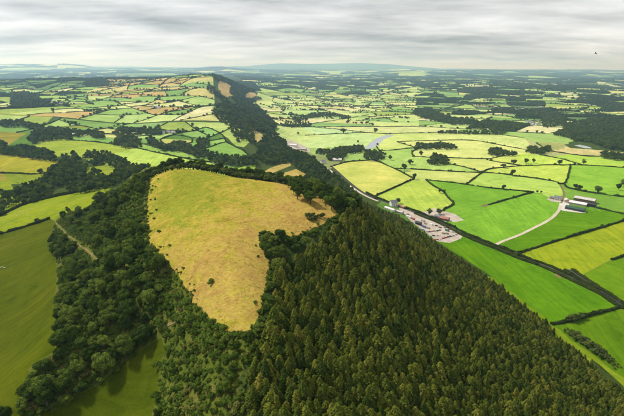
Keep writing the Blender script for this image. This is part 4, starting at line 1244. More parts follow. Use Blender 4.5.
# the brow of the hill as seen from the valley side of the top: where the ground starts to fall away behind
brow = []
for p_ in P:
    az = p_ / np.linalg.norm(p_); r_ = np.linalg.norm(p_); rr = np.linspace(r_ - 70, r_ + 4, 60)
    h_ = height(az[0] * rr, az[1] * rr)
    brow.append(az * rr[((h_ - CAM_Z) / rr).argmax()])
brow = np.array(brow)
for k_ in range(3): brow[1:-1] = (brow[:-2] + 2 * brow[1:-1] + brow[2:]) / 4
N = brow / np.linalg.norm(brow, axis=1, keepdims=True)
for off, sm in ((2.0, 0.60), (6.0, 0.78), (11.0, 0.92), (16.0, 1.05)):
    tt = np.linspace(0, 1, len(P))
    Q = brow + N * (off + 2.5 * sstep(0.8, 1.0, tt))[:, None] + rgt.normal(0, 1.2, P.shape)
    s = rgt.uniform(0.75, 1.2, len(Q)) * sm
    put('dark' if off < 9 else 'broad', Q[:, 0], Q[:, 1], s * (1.15 if off < 9 else 1), s * rgt.uniform(0.75, 0.95, len(Q)), 'dark broadleaf tree in the row along the back of the hilltop', 'tree')
# wooded back slope, right of the crest and down to the valley road
wood('broad', [(286,182),(306,178),(312,164),(328,168),(340,178),(352,189),(362,199),(356,207),(345,211),(334,204),(312,197),(290,190)], 6.5, (-80, 140, 255, 900), 0.62, 1.0,
     'broadleaf tree in the wood tumbling from the crest to the valley road', lift=5, avoid=[(LANE[3], 9)])
wood('broad', [(236,168),(262,172),(272,180),(300,179),(308,174),(296,166),(292,161),(268,164),(256,158),(240,160),(262,150),(256,146),(262,139),(268,133),(285,139),(288,147),(302,152),(314,158),(330,170),(318,176),(312,184),(286,188),(262,184)], 8.0,
     (-200, 120, 420, 1420), 0.7, 1.15, 'broadleaf tree in the dark wood of the saddle behind the hill', lift=5)
wood('broad', [(208,151),(222,154),(238,156),(250,157),(262,166),(250,164),(236,165),(224,165),(208,160)], 8.0, (-360, -60, 760, 1350), 0.6, 1.0, 'broadleaf tree beside the long red-roofed shed behind the hill', lift=4)
# left slope wood
LW = [(92,205),(104,188),(120,180),(134,172),(144,166),(146,174),(143,190),(143,210),(144,228),(147,246),(158,261),(171,279),(181,296),(200,316),(213,325),(205,330),(186,318),(168,326),(158,336),(140,348),(118,366),(100,380),(74,396),(50,411),(30,420),(20,416),(26,380),(36,366),(58,352),(59,300),(59,270),(64,258),(80,252),(96,258),(92,245),(80,235),(70,225),(66,216),(80,212)]
wood('broad', LW, 7.0, (-300, 0, 110, 480), 0.5, 1.2, 'green broadleaf tree in the wood on the left slope of the hill', lift=4, thin=0.58, avoid=[(PATH_W, 6)])
wood('bush', LW, 2.6, (-300, 0, 110, 480), 0.7, 1.4, 'scrub', 'scrub', lift=1, avoid=[(PATH_W, 1.6)])
wood('bush', [(55,222),(66,214),(82,210),(100,200),(100,262),(80,256),(66,260),(58,264),(50,250),(52,236)], 2.0, (-320, -120, 250, 480), 0.35, 0.8, 'scrub', 'scrub', lift=0.5, avoid=[(PATH_W, 1.6)])
wood('broad', [(50,240),(58,234),(68,238),(76,248),(70,256),(56,256),(49,250)], 5.0, (-320, -150, 260, 440), 0.55, 0.8, 'tree in the round clump at the corner of the left field', lift=3.5)
wood('broad', [(58,217),(66,210),(78,210),(84,205),(80,215),(66,219)], 4.5, (-320, -150, 380, 560), 0.42, 0.6, 'small tree beside the field gate on the left', lift=2.5)
for t in TREES:
    if t[6].startswith('green broadleaf tree in the wood on the left') and rgt.random() < BRIGHT_SHARE: t[0] = 'bright'
# scrub below the tip of the hilltop
SCR = [(186,318),(205,330),(222,326),(236,333),(250,331),(262,322),(256,345),(252,366),(247,402),(246,470),(150,470),(156,405),(160,385),(158,365),(166,352),(161,338),(168,326)]
wood('bush', SCR, 2.3, (-140, 10, 60, 230), 0.25, 1.25, 'scrub', 'scrub', lift=0.5)
wood('broad', SCR, 9.5, (-140, 10, 60, 230), 0.28, 0.5, 'small tree standing in the bramble scrub below the hilltop', lift=2, thin=0.45)
wood('bright', SCR, 11.0, (-140, 10, 60, 230), 0.2, 0.36, 'light green young tree in the bramble scrub below the hilltop', lift=1, thin=0.5)
bl = resample(TOP_POLY, 1.6); bl = bl[(bl[:, 1] < 345)]
for jit, sm in ((1.6, 0.75), (3.4, 0.95), (1.0, 0.5), (4.0, 1.0), (2.5, 0.7)):
    Q = bl + rgt.normal(0, jit, bl.shape)
    Q = Q[rgt.random(len(Q)) < 0.75]
    inside = in_poly(Q[:, 0], Q[:, 1], TOP_POLY)
    Q = Q[~inside | (rgt.random(len(Q)) < 0.12)]
    s = rgt.uniform(0.4, 1.0, len(Q)) * sm
    put('bush', Q[:, 0], Q[:, 1], s, s, 'scrub', 'scrub')
# dark belts on the left
lab_b = 'dark tree in the thick belt above the sheep field'
wood('broad', [(0,190),(20,188),(34,183),(44,175),(50,168),(58,163),(62,154),(74,152),(82,158),(88,166),(86,176),(74,180),(62,186),(50,194),(25,202),(0,214)], 7.0, (-560, -180, 430, 1000), 0.62, 1.05, lab_b, lift=5, thin=0.42)
wood('broad', [(64,192),(72,183),(86,176),(94,169),(103,172),(110,178),(106,186),(78,192)], 6.6, (-420, -160, 430, 900), 0.6, 0.95, 'tree in the clump where the sheep field meets the hill', lift=4, thin=0.3)
wood('broad', [(82,157),(86,152),(104,152),(118,156),(130,163),(120,168),(104,164),(92,164)], 7.0, (-520, -160, 560, 1000), 0.6, 0.95, 'tree in the dark strip below the wide yellow-green slope', lift=4, thin=0.3)
wood('broad', [(104,188),(110,176),(118,168),(130,162),(146,160),(150,166),(136,172),(120,181)], 6.2, (-330, -110, 380, 760), 0.6, 0.9, 'dark tree on the shoulder where the hilltop row begins', lift=4)
wood('broad', [(0,140),(5,141),(9,148),(20,145),(34,147),(46,150),(56,155),(57,161),(40,159),(20,156),(0,153)], 7.5, (-900, -300, 650, 1150), 0.75, 1.15, 'dark tree in the row between the two golden fields on the left', lift=4)
wood('broad', [(27,139),(33,131),(50,129),(56,134),(72,135),(74,139),(60,139),(46,140),(34,143)], 8.0, (-900, -300, 800, 1400), 0.75, 1.1, 'dark tree in the copse above the golden fields on the left', lift=4)
wood('broad', [(52,171),(58,166),(64,168),(62,174),(54,176)], 7, (-560, -300, 500, 900), 0.7, 0.9, lab_b, lift=4)
# behind the hill, left of the saddle
lab_d = 'dark tree in the belt around the white farmhouse behind the hill'
wood('dark', [(110,143),(118,137),(132,135),(142,140),(141,147),(124,147)], 9.0, (-700, -250, 800, 1600), 0.8, 1.2, lab_d, lift=4)
wood('dark', [(146,138),(152,136),(162,146),(176,141),(185,141),(192,147),(206,147),(209,156),(198,158),(184,151),(164,150),(150,145)], 9.0, (-520, -150, 780, 1500), 0.8, 1.2, lab_d, lift=4)
wood('dark', [(196,140),(209,135),(210,146),(197,147)], 9.0, (-420, -150, 850, 1600), 0.8, 1.1, lab_d, lift=4)
wood('dark', [(112,133),(120,127),(140,127),(160,128),(162,134),(140,134),(120,137)], 11.0, (-800, -300, 1000, 1900), 0.9, 1.3, lab_d, lift=4, thin=0.4)
wood('dark', [(0,122),(20,120),(40,126),(58,128),(76,130),(104,132),(104,138),(76,136),(54,133),(34,128),(0,126)], 11.0, (-1300, -350, 900, 1700), 0.9, 1.4, 'dark tree in the winding belt across the upper left fields', lift=4, thin=0.28)
# the second ridge
lab_r = 'dark tree in the wood along the far ridge'
wood('dark', [(208,82),(216,90),(226,98),(233,104),(246,107),(251,115),(263,124),(270,131),(252,131),(236,128),(222,122),(212,113),(216,104),(226,103),(215,95),(207,90)], 11.0, (-900, -60, 1280, 3600), 0.95, 1.5, lab_r, lift=5)
wood('dark', [(212,74),(222,69),(236,70),(250,78),(262,91),(255,91),(250,91),(245,93),(245,98),(251,99.5),(258,96.5),(262,98),(252,103),(238,99),(230,93),(232,86),(225,81),(214,80)], 12.0, (-1300, -250, 1900, 5200), 1.0, 1.6, lab_r, lift=5)
wood('dark', [(232,97),(246,100),(251,107),(260,117),(270,127),(280,136),(266,133),(250,117),(240,106)], 10.0, (-700, -60, 1280, 3200), 0.9, 1.3, lab_r, lift=4)
wood('dark', [(250,103),(258,105),(268,115),(278,124),(274,129),(262,120)], 10.0, (-500, -40, 1350, 2900), 0.8, 1.2, lab_r, lift=4)
wood('dark', [(231,132),(231,125),(241,124),(254,135),(259,150),(250,150),(240,146)], 10.0, (-320, -60, 1150, 1700), 0.9, 1.3, lab_r, lift=5, thin=0.3)
# valley clumps
lab_v = 'dark tree in the long belt beside the valley farmstead'
wood('dark', [(316,153),(320,149),(332,150),(342,146),(352,147),(363,145),(366,150),(358,153),(346,153),(344,160),(326,159),(325,154)], 9.0, (-20, 220, 1000, 1500), 0.85, 1.2, lab_v, lift=4)
wood('dark', [(363,159),(365,151),(376,150),(385,154),(384,158),(374,160)], 9.0, (80, 260, 950, 1400), 0.9, 1.25, 'dark tree in the clump just below the river bend', lift=4)
wood('dark', [(428,163),(430,157),(436,155),(447,157),(449,163),(440,164)], 8.5, (250, 480, 850, 1300), 0.9, 1.3, 'tree in the round dark clump amid the valley meadows', lift=4)
wood('dark', [(415,149),(416,143),(428,144),(440,142),(456,145),(456,149),(440,148)], 9.5, (280, 600, 1100, 1700), 0.9, 1.25, 'dark tree in the row behind the round clump', lift=4)
wood('dark', [(487,155),(488,149),(496,148),(504,151),(516,152),(516,155),(504,155)], 9.5, (480, 850, 1050, 1500), 0.85, 1.2, 'dark tree in the row between two pale meadows', lift=4)
wood('dark', [(526,153),(528,146),(536,147),(540,149),(549,145),(552,151),(542,153)], 9.5, (600, 1000, 1050, 1600), 0.85, 1.25, 'dark tree in the clump beside the sand-coloured field', lift=4)
wood('dark', [(553,134),(562,129),(576,127),(600,124),(628,122),(628,150),(604,147),(590,141),(574,140),(566,136)], 10.0, (760, 1700, 1180, 2100), 0.95, 1.4, 'dark tree in the big wood at the right edge beyond the pond', lift=5)
wood('dark', [(601,157),(603,151),(612,154),(628,155),(628,160),(614,159)], 9.0, (700, 1150, 950, 1350), 0.85, 1.3, 'dark tree beside the sand-coloured field at the right edge', lift=4)
wood('dark', [(438,133),(441,130),(468,131),(482,131),(500,127),(508,131),(506,134),(482,134)], 12.0, (400, 1000, 1400, 2100), 0.85, 1.2, 'dark tree in the broken row beyond the palest meadow', lift=4, thin=0.35)
wood('dark', [(416,108),(430,108),(440,113),(452,117),(478,121),(478,125),(456,125),(440,121),(424,118),(412,113)], 12.0, (350, 1300, 1800, 3200), 1.0, 1.5, 'dark tree in the long wood leading right across the valley', lift=5)
wood('dark', [(288,119),(300,117),(312,113),(330,112),(350,116),(352,118),(330,116),(312,118),(298,122)], 13.0, (-150, 300, 1900, 3000), 0.8, 1.2, 'dark tree in the thin riverside row across the valley floor', lift=4)
wood('dark', [(280,124),(300,123.5),(312,124),(312,126.5),(290,127)], 12.0, (-150, 100, 1500, 2400), 0.8, 1.1, 'dark tree in the thin riverside row across the valley floor', lift=4)
wood('dark', [(540,118),(548,110),(560,112),(566,122),(556,126),(544,128)], 13.0, (900, 1700, 1700, 2700), 0.9, 1.3, 'dark tree among the far village houses', lift=4, thin=0.2)
wood('dark', [(565,130),(560,124),(580,121),(624,116),(626,122),(600,123),(576,126)], 12.0, (900, 2000, 1500, 2500), 0.9, 1.4, 'dark tree in the big wood at the right edge beyond the pond', lift=4, thin=0.2)
wood('dark', [(10,104),(12,94),(24,91),(38,96),(40,99),(26,104),(20,108)], 13.0, (-2200, -900, 1500, 2900), 1.0, 1.5, 'dark tree in the wood on the upper left hillside', lift=4)
wood('dark', [(83,85),(86,79),(102,78),(110,82),(108,86),(92,87)], 15.0, (-2600, -1100, 2300, 4400), 1.2, 1.7, 'dark tree in the wood on the upper left hillside', lift=4)
wood('dark', [(0,78),(0,68),(8,69),(13,76),(8,79)], 18.0, (-4600, -2000, 2300, 5200), 1.4, 2.0, 'dark tree in the wood on the upper left hillside', lift=4)
# bushes along the foot of the plantation
def bushes(kind, px, smin, smax, label, cat='bush'):
    w = at(px)
    s = rgt.uniform(smin, smax, len(w))
    put(kind, w[:, 0], w[:, 1], s, s * rgt.uniform(0.85, 1.05, len(w)), label, cat)
thick = at([(564,330.5),(570,336),(578,342),(588,349),(598,356),(606,362),(613,368)])[:, :2]
for off, sm in ((0.0, 0.62), (3.6, 0.75), (6.5, 0.6)):
    q = resample(thick, 3.6); q = q + normals2(q) * off + rgt.normal(0, 0.7, q.shape)
    s = rgt.uniform(0.8, 1.2, len(q)) * sm * np.clip(np.sin(np.linspace(0.35, 2.95, len(q))) * 1.25, 0.4, 1)
    put('dark', q[:, 0], q[:, 1], s, s * 0.75, 'dark bush in the tapering thicket at the foot of the plantation', 'bush')
bushes('dark', [(568,321.5),(571,319.5),(574.5,319),(577,321),(580,319),(583,318.5),(573,322)], 0.55, 0.8, 'dark bush in the round clump at the end of the lower hedge')
bushes('dark', [(307,218),(309,217),(311,219),(313.5,217),(316,219),(318.5,217.5),(321,218.5),(323,217.5),(312,221),(316,221),(309.5,220)], 0.28, 0.42, 'low dark bush in the island of scrub on the hilltop grass')
# single trees the photo shows one by one: base pixel, height in pixels, label
SINGLES = [
 ((404,170.5), 8.5, 'big round dark tree left of the dark clump, the lower of two'), ((410.5,164.5), 7, 'big round dark tree left of the dark clump, the upper of two'),
 ((390,160), 6, 'lone round tree right of the clump below the river bend'), ((414.5,179.5), 7.5, 'round tree at the right corner of the large pale hay field'),
 ((421,156), 6.5, 'pale thin tree in front of the row of dark trees'), ((435,158), 7, 'tall tree standing above the round dark clump'),
 ((513.5,164.5), 7, 'pale round tree beside the slanting valley hedge'), ((503,168), 6, 'thin tree on the curving hedge, left of the pale round tree'),
 ((512.5,176), 8, 'upright tree on the hedge leading to the farm track'), ((503.5,190), 6.5, 'lone tree on the hedge above the bright green pasture'),
 ((526,163.5), 6, 'first of the three lone trees in the bright meadow, from the left'), ((533.5,163), 5.5, 'second of the three lone trees in the bright meadow, from the left'),
 ((559.5,165), 6.5, 'third of the three lone trees in the bright meadow, from the left'), ((583.5,164.5), 6.5, 'round tree on the hedge corner left of the grass strip'),
 ((597,192.5), 9.5, 'big round tree on the hedge behind the barns'), ((618,190), 8, 'dark tree at the right edge behind the barns, left of two'), ((624,187), 11, 'dark tree at the right edge behind the barns, right of two'),
 ((575,189), 6.5, 'dark tree in the hedge just above the barns, left of two'), ((579.5,190), 6, 'dark tree in the hedge just above the barns, right of two'),
 ((429,216), 9.5, 'round dark tree beside the gravel yard'), ((439,214), 7.5, 'smaller dark tree beside the red barn'),
 ((444,193.5), 5, 'small tree at the kink of the bent hedge'), ((440,193), 5, 'small tree on the bent hedge'),
 ((515.5,256), 5.5, 'upright bush on the lane hedge at the track junction'),
 ((343,133.5), 7, 'lone dark tree behind the mint river meadow'), ((375.5,133), 6, 'tree beside the river above the bend'),
 ((398,203.5), 7, 'dark tree beside the white gabled house'), ((298,134.5), 3.5, 'small lone tree in the meadow left of the river'),
 ((41,175), 8, 'round tree on the hedge between the golden and the green field'), ((358,143), 3.5, 'small pale tree in the mint river meadow'),
 ((192.5,127), 5, 'round dark tree above the rounded green field'), ((377.5,145.5), 3.0, 'small dark bush on the bank inside the river bend'),
 ((541,193.5), 3.5, 'dark bush at the paddock gate left of the farm'), ((537,193), 3.5, 'second dark bush at the paddock gate, to the left'),
 ((298,124.5), 9, 'tall twin-crowned tree on the valley floor beyond the ridge'),
 ((112,260), 17, 'bright green round tree in the middle of the left wood'), ((122,285), 17, 'bright green tree below the brightest one in the left wood'),
 ((24,412), 20, 'big dark tree at the lower left corner'), ((6,424), 18, 'black-green tree crown cut by the lower left corner'), ((45,390), 22, 'big rounded dark tree between the two lower left pastures'), ((60,398), 18, 'dark tree beside the big rounded one at the lower left'),
]
sw = at(np.array([s_[0] for s_ in SINGLES], float))
for (pp, hp, lab), w in zip(SINGLES, sw):
    d = project(w)[2]
    s = hp * d / FOC / 10.0
    put('bright' if lab.startswith('bright') else 'broad' if d < 500 else 'dark', w[None, 0], w[None, 1], np.array([s * 0.95]), np.array([s]), lab, 'tree')
    TREES[-1][10] = 999
# bushes and saplings grown out of the traced hedges
for kind, h_, lab_, W in TR:
    if kind not in ('hedge', 'lane'): continue
    Q = resample(W, 1.0); k_ = rgt.poisson(len(Q) / 8.0)
    if len(Q) < 5 or k_ == 0: continue
    i_ = rgt.integers(0, len(Q), k_)
    off = normals2(Q)[i_] * (rgt.choice([-4.6, 4.6], (k_, 1)) if kind == 'lane' else 0)
    q = Q[i_] + off + rgt.normal(0, 0.5, (k_, 2))
    if kind == 'lane': q = q[i_ > len(Q) * 0.5]
    s = rgt.uniform(0.22, 0.42, len(q)) * np.where(rgt.random(len(q)) < 0.12, 1.7, 1)
    put('dark', q[:, 0], q[:, 1], s * 1.15, s * 0.9, 'hedge bush', 'scrub')
# trees along the hedges of the far field pattern
hx, hy, hs = [], [], []
for W in HEDGE_LINES[-len(be):]:
    L = np.linalg.norm(W[1] - W[0]); d = np.hypot(*W.mean(0))
    dens_ = 1 / 26.0 if d < 3800 else 1 / 40.0
    if fbm(W[:1, 0] / 500, W[:1, 1] / 500, 12, 2)[0] > 0.1: dens_ *= 2.0
    k_ = rgt.poisson(L * dens_)
    t = rgt.uniform(0, 1, k_)
    if k_ and rgt.random() < 0.5: t = np.clip(rgt.random() + rgt.normal(0, 12 / L, k_) * rgt.integers(1, 4), 0, 1)
    for q in t:
        c = W[0] + (W[1] - W[0]) * q + rgt.normal(0, 1.5, 2)
        hx.append(c[0]); hy.append(c[1]); hs.append(rgt.uniform(0.6, 1.3) * (1 if d < 3800 else 1.5))
hs = np.array(hs)
put('dark', np.array(hx), np.array(hy), hs, hs * rgt.uniform(0.8, 1.1, len(hs)), 'small dark tree on a hedge of the far fields', 'tree')
# woods of the far parcels
def fill_leafs():
    P_, S_ = [], []
    for j, (z_, poly) in enumerate(BSP_LEAF):
        i = len(SEEDS) + j
        if R_SURF[i] != 'wood': continue
        P = np.array(poly); d = rp[i, 2]
        if not (-60 < rp[i, 0] < 684): continue
        sp = 9.5 if d < 3600 else (15 if d < 6000 else (24 if d < 9600 else 62))
        X, Y = jitter_grid(P[:, 0].min() - 20, P[:, 0].max() + 20, P[:, 1].min() - 20, P[:, 1].max() + 20, sp, rgt)
        w = 0.6 * sp
        ok = in_poly(X + 25 * fbm(X / 70, Y / 70, 5, 2) * min(1, d / 5000), Y + 25 * fbm(X / 70, Y / 70, 6, 2), P) & (fbm(X / (sp * 7), Y / (sp * 7), 7, 3) > -0.18)
        P_.append(np.column_stack([X[ok], Y[ok]])); S_.append(rgt.uniform(0.75, 1.25, ok.sum()) * max(1.0, sp / 9.5) * 1.1)
    return np.vstack(P_), np.concatenate(S_)
FP, FS = fill_leafs()
# ------------------------------------------------------------------ the largest 300 of a kind become single trees, the rest masses
def split_kind(kinds, nmax):
    idx = [i for i, t in enumerate(TREES) if t[0] in kinds and t[7] != 'scrub']
    vis = [i for i in idx if -8 < TREES[i][8] < 632 and 60 < TREES[i][9] < 424 or TREES[i][10] == 999]
    vis.sort(key=lambda i: -TREES[i][10])
    return set(vis[:nmax]), idx
solo_c, _ = split_kind(('conifer',), 300)
def build_tree(t, vi, name):
    kind, x, y, z, sxy, sz, lab, cat = t[:8]
    cm, tm = PROTO[kind][vi]
    r = new_obj(name, None, loc=(x, y, z), rotz=rgt.uniform(0, 6.28), scale=(sxy * rgt.uniform(0.82, 1.22), sxy * rgt.uniform(0.82, 1.22), sz))
    new_obj('crown', cm, r)
    if tm: new_obj('trunk', tm, r)
    return r
# broadleaf singles: every hand-placed one, then the nearest of each wood so that no wood is left without
bi = [i for i, t in enumerate(TREES) if t[0] in ('broad', 'dark', 'bright') and t[7] != 'scrub']
solo_b = {i for i in bi if TREES[i][10] == 999}
vis = [i for i in bi if i not in solo_b and -8 < TREES[i][8] < 632 and 60 < TREES[i][9] < 424]
vis.sort(key=lambda i: -TREES[i][10])
solo_b |= set(vis[:300 - len(solo_b)])
GR = {}
for i in sorted(solo_c | solo_b):
    t = TREES[i]
    o = build_tree(t, int(rgt.integers(0, len(PROTO[t[0]]))), 'conifer' if t[0] == 'conifer' else ('bush' if t[7] == 'bush' else 'broadleaf_tree'))
    grp = None if t[10] == 999 else t[6].replace('tree', 'trees', 1).replace('olive conifer', 'olive conifers').replace('bush', 'bushes', 1)
    lab = t[6]
    if lab.startswith('green broadleaf tree in the wood on the left'):
        px, py = t[8], t[9]
        big = 'large' if t[4] > 1.0 else ('small' if t[4] < 0.7 else 'mid-sized')
        where = ('beside the hilltop grass' if px > 130 and py < 300 else 'just above the small lower left pasture' if py > 335 and px > 75 else 'in the lower left corner of the wood' if py > 335
                 else 'along the edge of the olive left pasture' if px < 85 else 'near the path up from the field gate' if py < 270 else 'in the middle of the left wood')
        lab = big + ' green broadleaf tree ' + where
    elif lab.startswith('olive conifer'):
        px, py = t[8], t[9]
        lab = ('tall ' if t[5] > 1.05 else 'short ' if t[5] < 0.8 else '') + 'olive conifer of the plantation, ' + ('by the bramble scrub' if px < 300 else 'at the bottom centre' if px < 440 else 'towards the lower right corner')
    elif 'row along the back' in lab:
        lab = ('small ' if t[4] < 0.75 else '') + 'dark tree in the row behind the hilltop, ' + ('at its left end' if t[8] < 180 else 'left of its middle' if t[8] < 235 else 'right of its middle' if t[8] < 290 else 'at its right end by the conifers')
    elif 'tumbling from the crest' in lab:
        lab = ('large ' if t[4] > 0.9 else 'small ' if t[4] < 0.7 else '') + 'broadleaf tree in the wood between crest and valley road, ' + ('close to the hilltop grass' if t[9] > 195 else 'above the tan clearings' if t[8] < 312 else 'near the road')
    tag(o, lab, t[7], grp)
for kind, name, lab, cat in (('conifer', 'conifer_plantation', 'dense mass of olive conifers covering the slope', 'conifers'),
                             ('broad', 'broadleaf_woodland', 'mass of broadleaf trees in belts around the hill', 'woodland'),
                             ('bright', 'light_green_trees', 'light green crowns scattered through the left wood', 'trees'),
                             ('dark', 'distant_trees', 'scattered dark trees and copses across the valley', 'trees'),
                             ('bush', 'scrub', 'low green bramble and bracken on the slopes of the hill', 'scrub')):
    sel = [t for i, t in enumerate(TREES) if t[0] == kind and i not in solo_c and i not in solo_b]
    if not sel: continue
    P = np.array([t[1:4] for t in sel]); S = np.array([(t[4] * rgt.uniform(0.82, 1.22), t[4] * rgt.uniform(0.82, 1.22), t[5]) for t in sel])
    mass(name, kind, P, S, lab, cat, rgt)
fz = height(FP[:, 0], FP[:, 1])
mass('distant_woodland', 'dark', np.column_stack([FP, fz]), np.column_stack([FS, FS, np.minimum(FS, 1.3 + 0.12 * FS)]), 'blue-green woods fading towards the horizon', 'woodland', rgt)
# dry tussocks on the hilltop
X, Y = jitter_grid(-140, 20, 140, 380, 1.0, rgt)
ok = in_poly(X, Y, TOP_POLY) & (fbm(X / 9, Y / 9, 61, 3) + 0.35 * rgt.normal(size=len(X)) > 0.45)
X, Y = X[ok], Y[ok]
mass('grass_tussocks', 'tuft', np.column_stack([X, Y, height(X, Y)]), rgt.uniform(0.3, 0.7, len(X)), 'dry tussocks in the rough hilltop grass', 'grass', rgt)
print('COUNTS', len(solo_c), len(solo_b), len(TREES), len(FP), len(X))

# ------------------------------------------------------------------ haze
def make_haze():
    m = bpy.data.materials.new('haze'); m.use_nodes = True
    nt = m.node_tree; nt.nodes.clear()
    v = nd(nt, 'ShaderNodeVolumePrincipled')
    v.inputs['Color'].default_value = (0.42, 0.68, 1.0, 1)
    v.inputs['Absorption Color'].default_value = (1, 1, 1, 1)
    v.inputs['Density'].default_value = HAZE_DENSITY
    v.inputs['Anisotropy'].default_value = 0.55
    out = nd(nt, 'ShaderNodeOutputMaterial')
    nt.links.new(v.outputs[0], out.inputs['Volume'])
    x, y0, y1, z0, z1 = 45000, -2000, 47000, -15, 640
    V = [(sx * x, yy, z) for z in (z0, z1) for sx, yy in ((-1, y0), (1, y0), (1, y1), (-1, y1))]
    F = [[3, 2, 1, 0], [4, 5, 6, 7], [0, 1, 5, 4], [1, 2, 6, 5], [2, 3, 7, 6], [3, 0, 4, 7]]
    o = new_obj('haze', new_mesh('haze', V, F, [m]))
    tag(o, 'thin bluish summer haze over the far valley', 'haze', None, 'stuff')
HAZE_DENSITY = 7.2e-5
make_haze()

# ------------------------------------------------------------------ buildings
def plain(name, c, rough=0.8, metal=0.0, var=0.25, scale=0.6):
    m, nt, b = mat_new(name)
    b.inputs['Roughness'].default_value = rough; b.inputs['Metallic'].default_value = metal
    b.inputs['Specular IOR Level'].default_value = 0.35
    geo = nd(nt, 'ShaderNodeNewGeometry')
    n = noise_fac(nt, geo.outputs['Position'], scale, 4, 0.65)
    lo = tuple(x * (1 - var) for x in c); hi = tuple(min(1, x * (1 + var)) for x in c)
    nt.links.new(ramp_of(nt, n, [(0.3, lo), (0.7, hi)]), b.inputs['Base Color'])
    return m
M_WHITE = plain('white render wall', (0.62, 0.60, 0.56), 0.85, 0, 0.12)
M_STONE = plain('grey stone wall', (0.30, 0.28, 0.25), 0.9, 0, 0.3)
M_SLATE = plain('grey slate roof', (0.16, 0.16, 0.17), 0.6, 0, 0.25)
M_CEMENT = plain('fibre cement roof', (0.42, 0.39, 0.36), 0.8, 0, 0.2)
M_PALEROOF = plain('pale sheet roof', (0.58, 0.55, 0.52), 0.7, 0, 0.15)
M_REDROOF = plain('rusty red roof', (0.30, 0.13, 0.10), 0.8, 0, 0.35)
M_BLACKS = plain('black barn cladding', (0.025, 0.025, 0.028), 0.7, 0, 0.3)
M_GREENS = plain('dark green barn roof', (0.025, 0.065, 0.055), 0.55, 0, 0.25)
M_BROWNW = plain('brown timber cladding', (0.12, 0.08, 0.055), 0.85, 0, 0.3)
M_GLASS = plain('dark window glass', (0.03, 0.035, 0.04), 0.15, 0, 0.1)
M_DOOR = plain('dark painted door', (0.05, 0.06, 0.05), 0.6, 0, 0.2)
M_CONC = plain('concrete apron', (0.46, 0.43, 0.39), 0.9, 0, 0.18)
def box_vf(x0, x1, y0, y1, z0, z1):
    V = [(x, y, z) for z in (z0, z1) for x, y in ((x0, y0), (x1, y0), (x1, y1), (x0, y1))]
    return np.array(V, float), [[3, 2, 1, 0], [4, 5, 6, 7], [0, 1, 5, 4], [1, 2, 6, 5], [2, 3, 7, 6], [3, 0, 4, 7]]
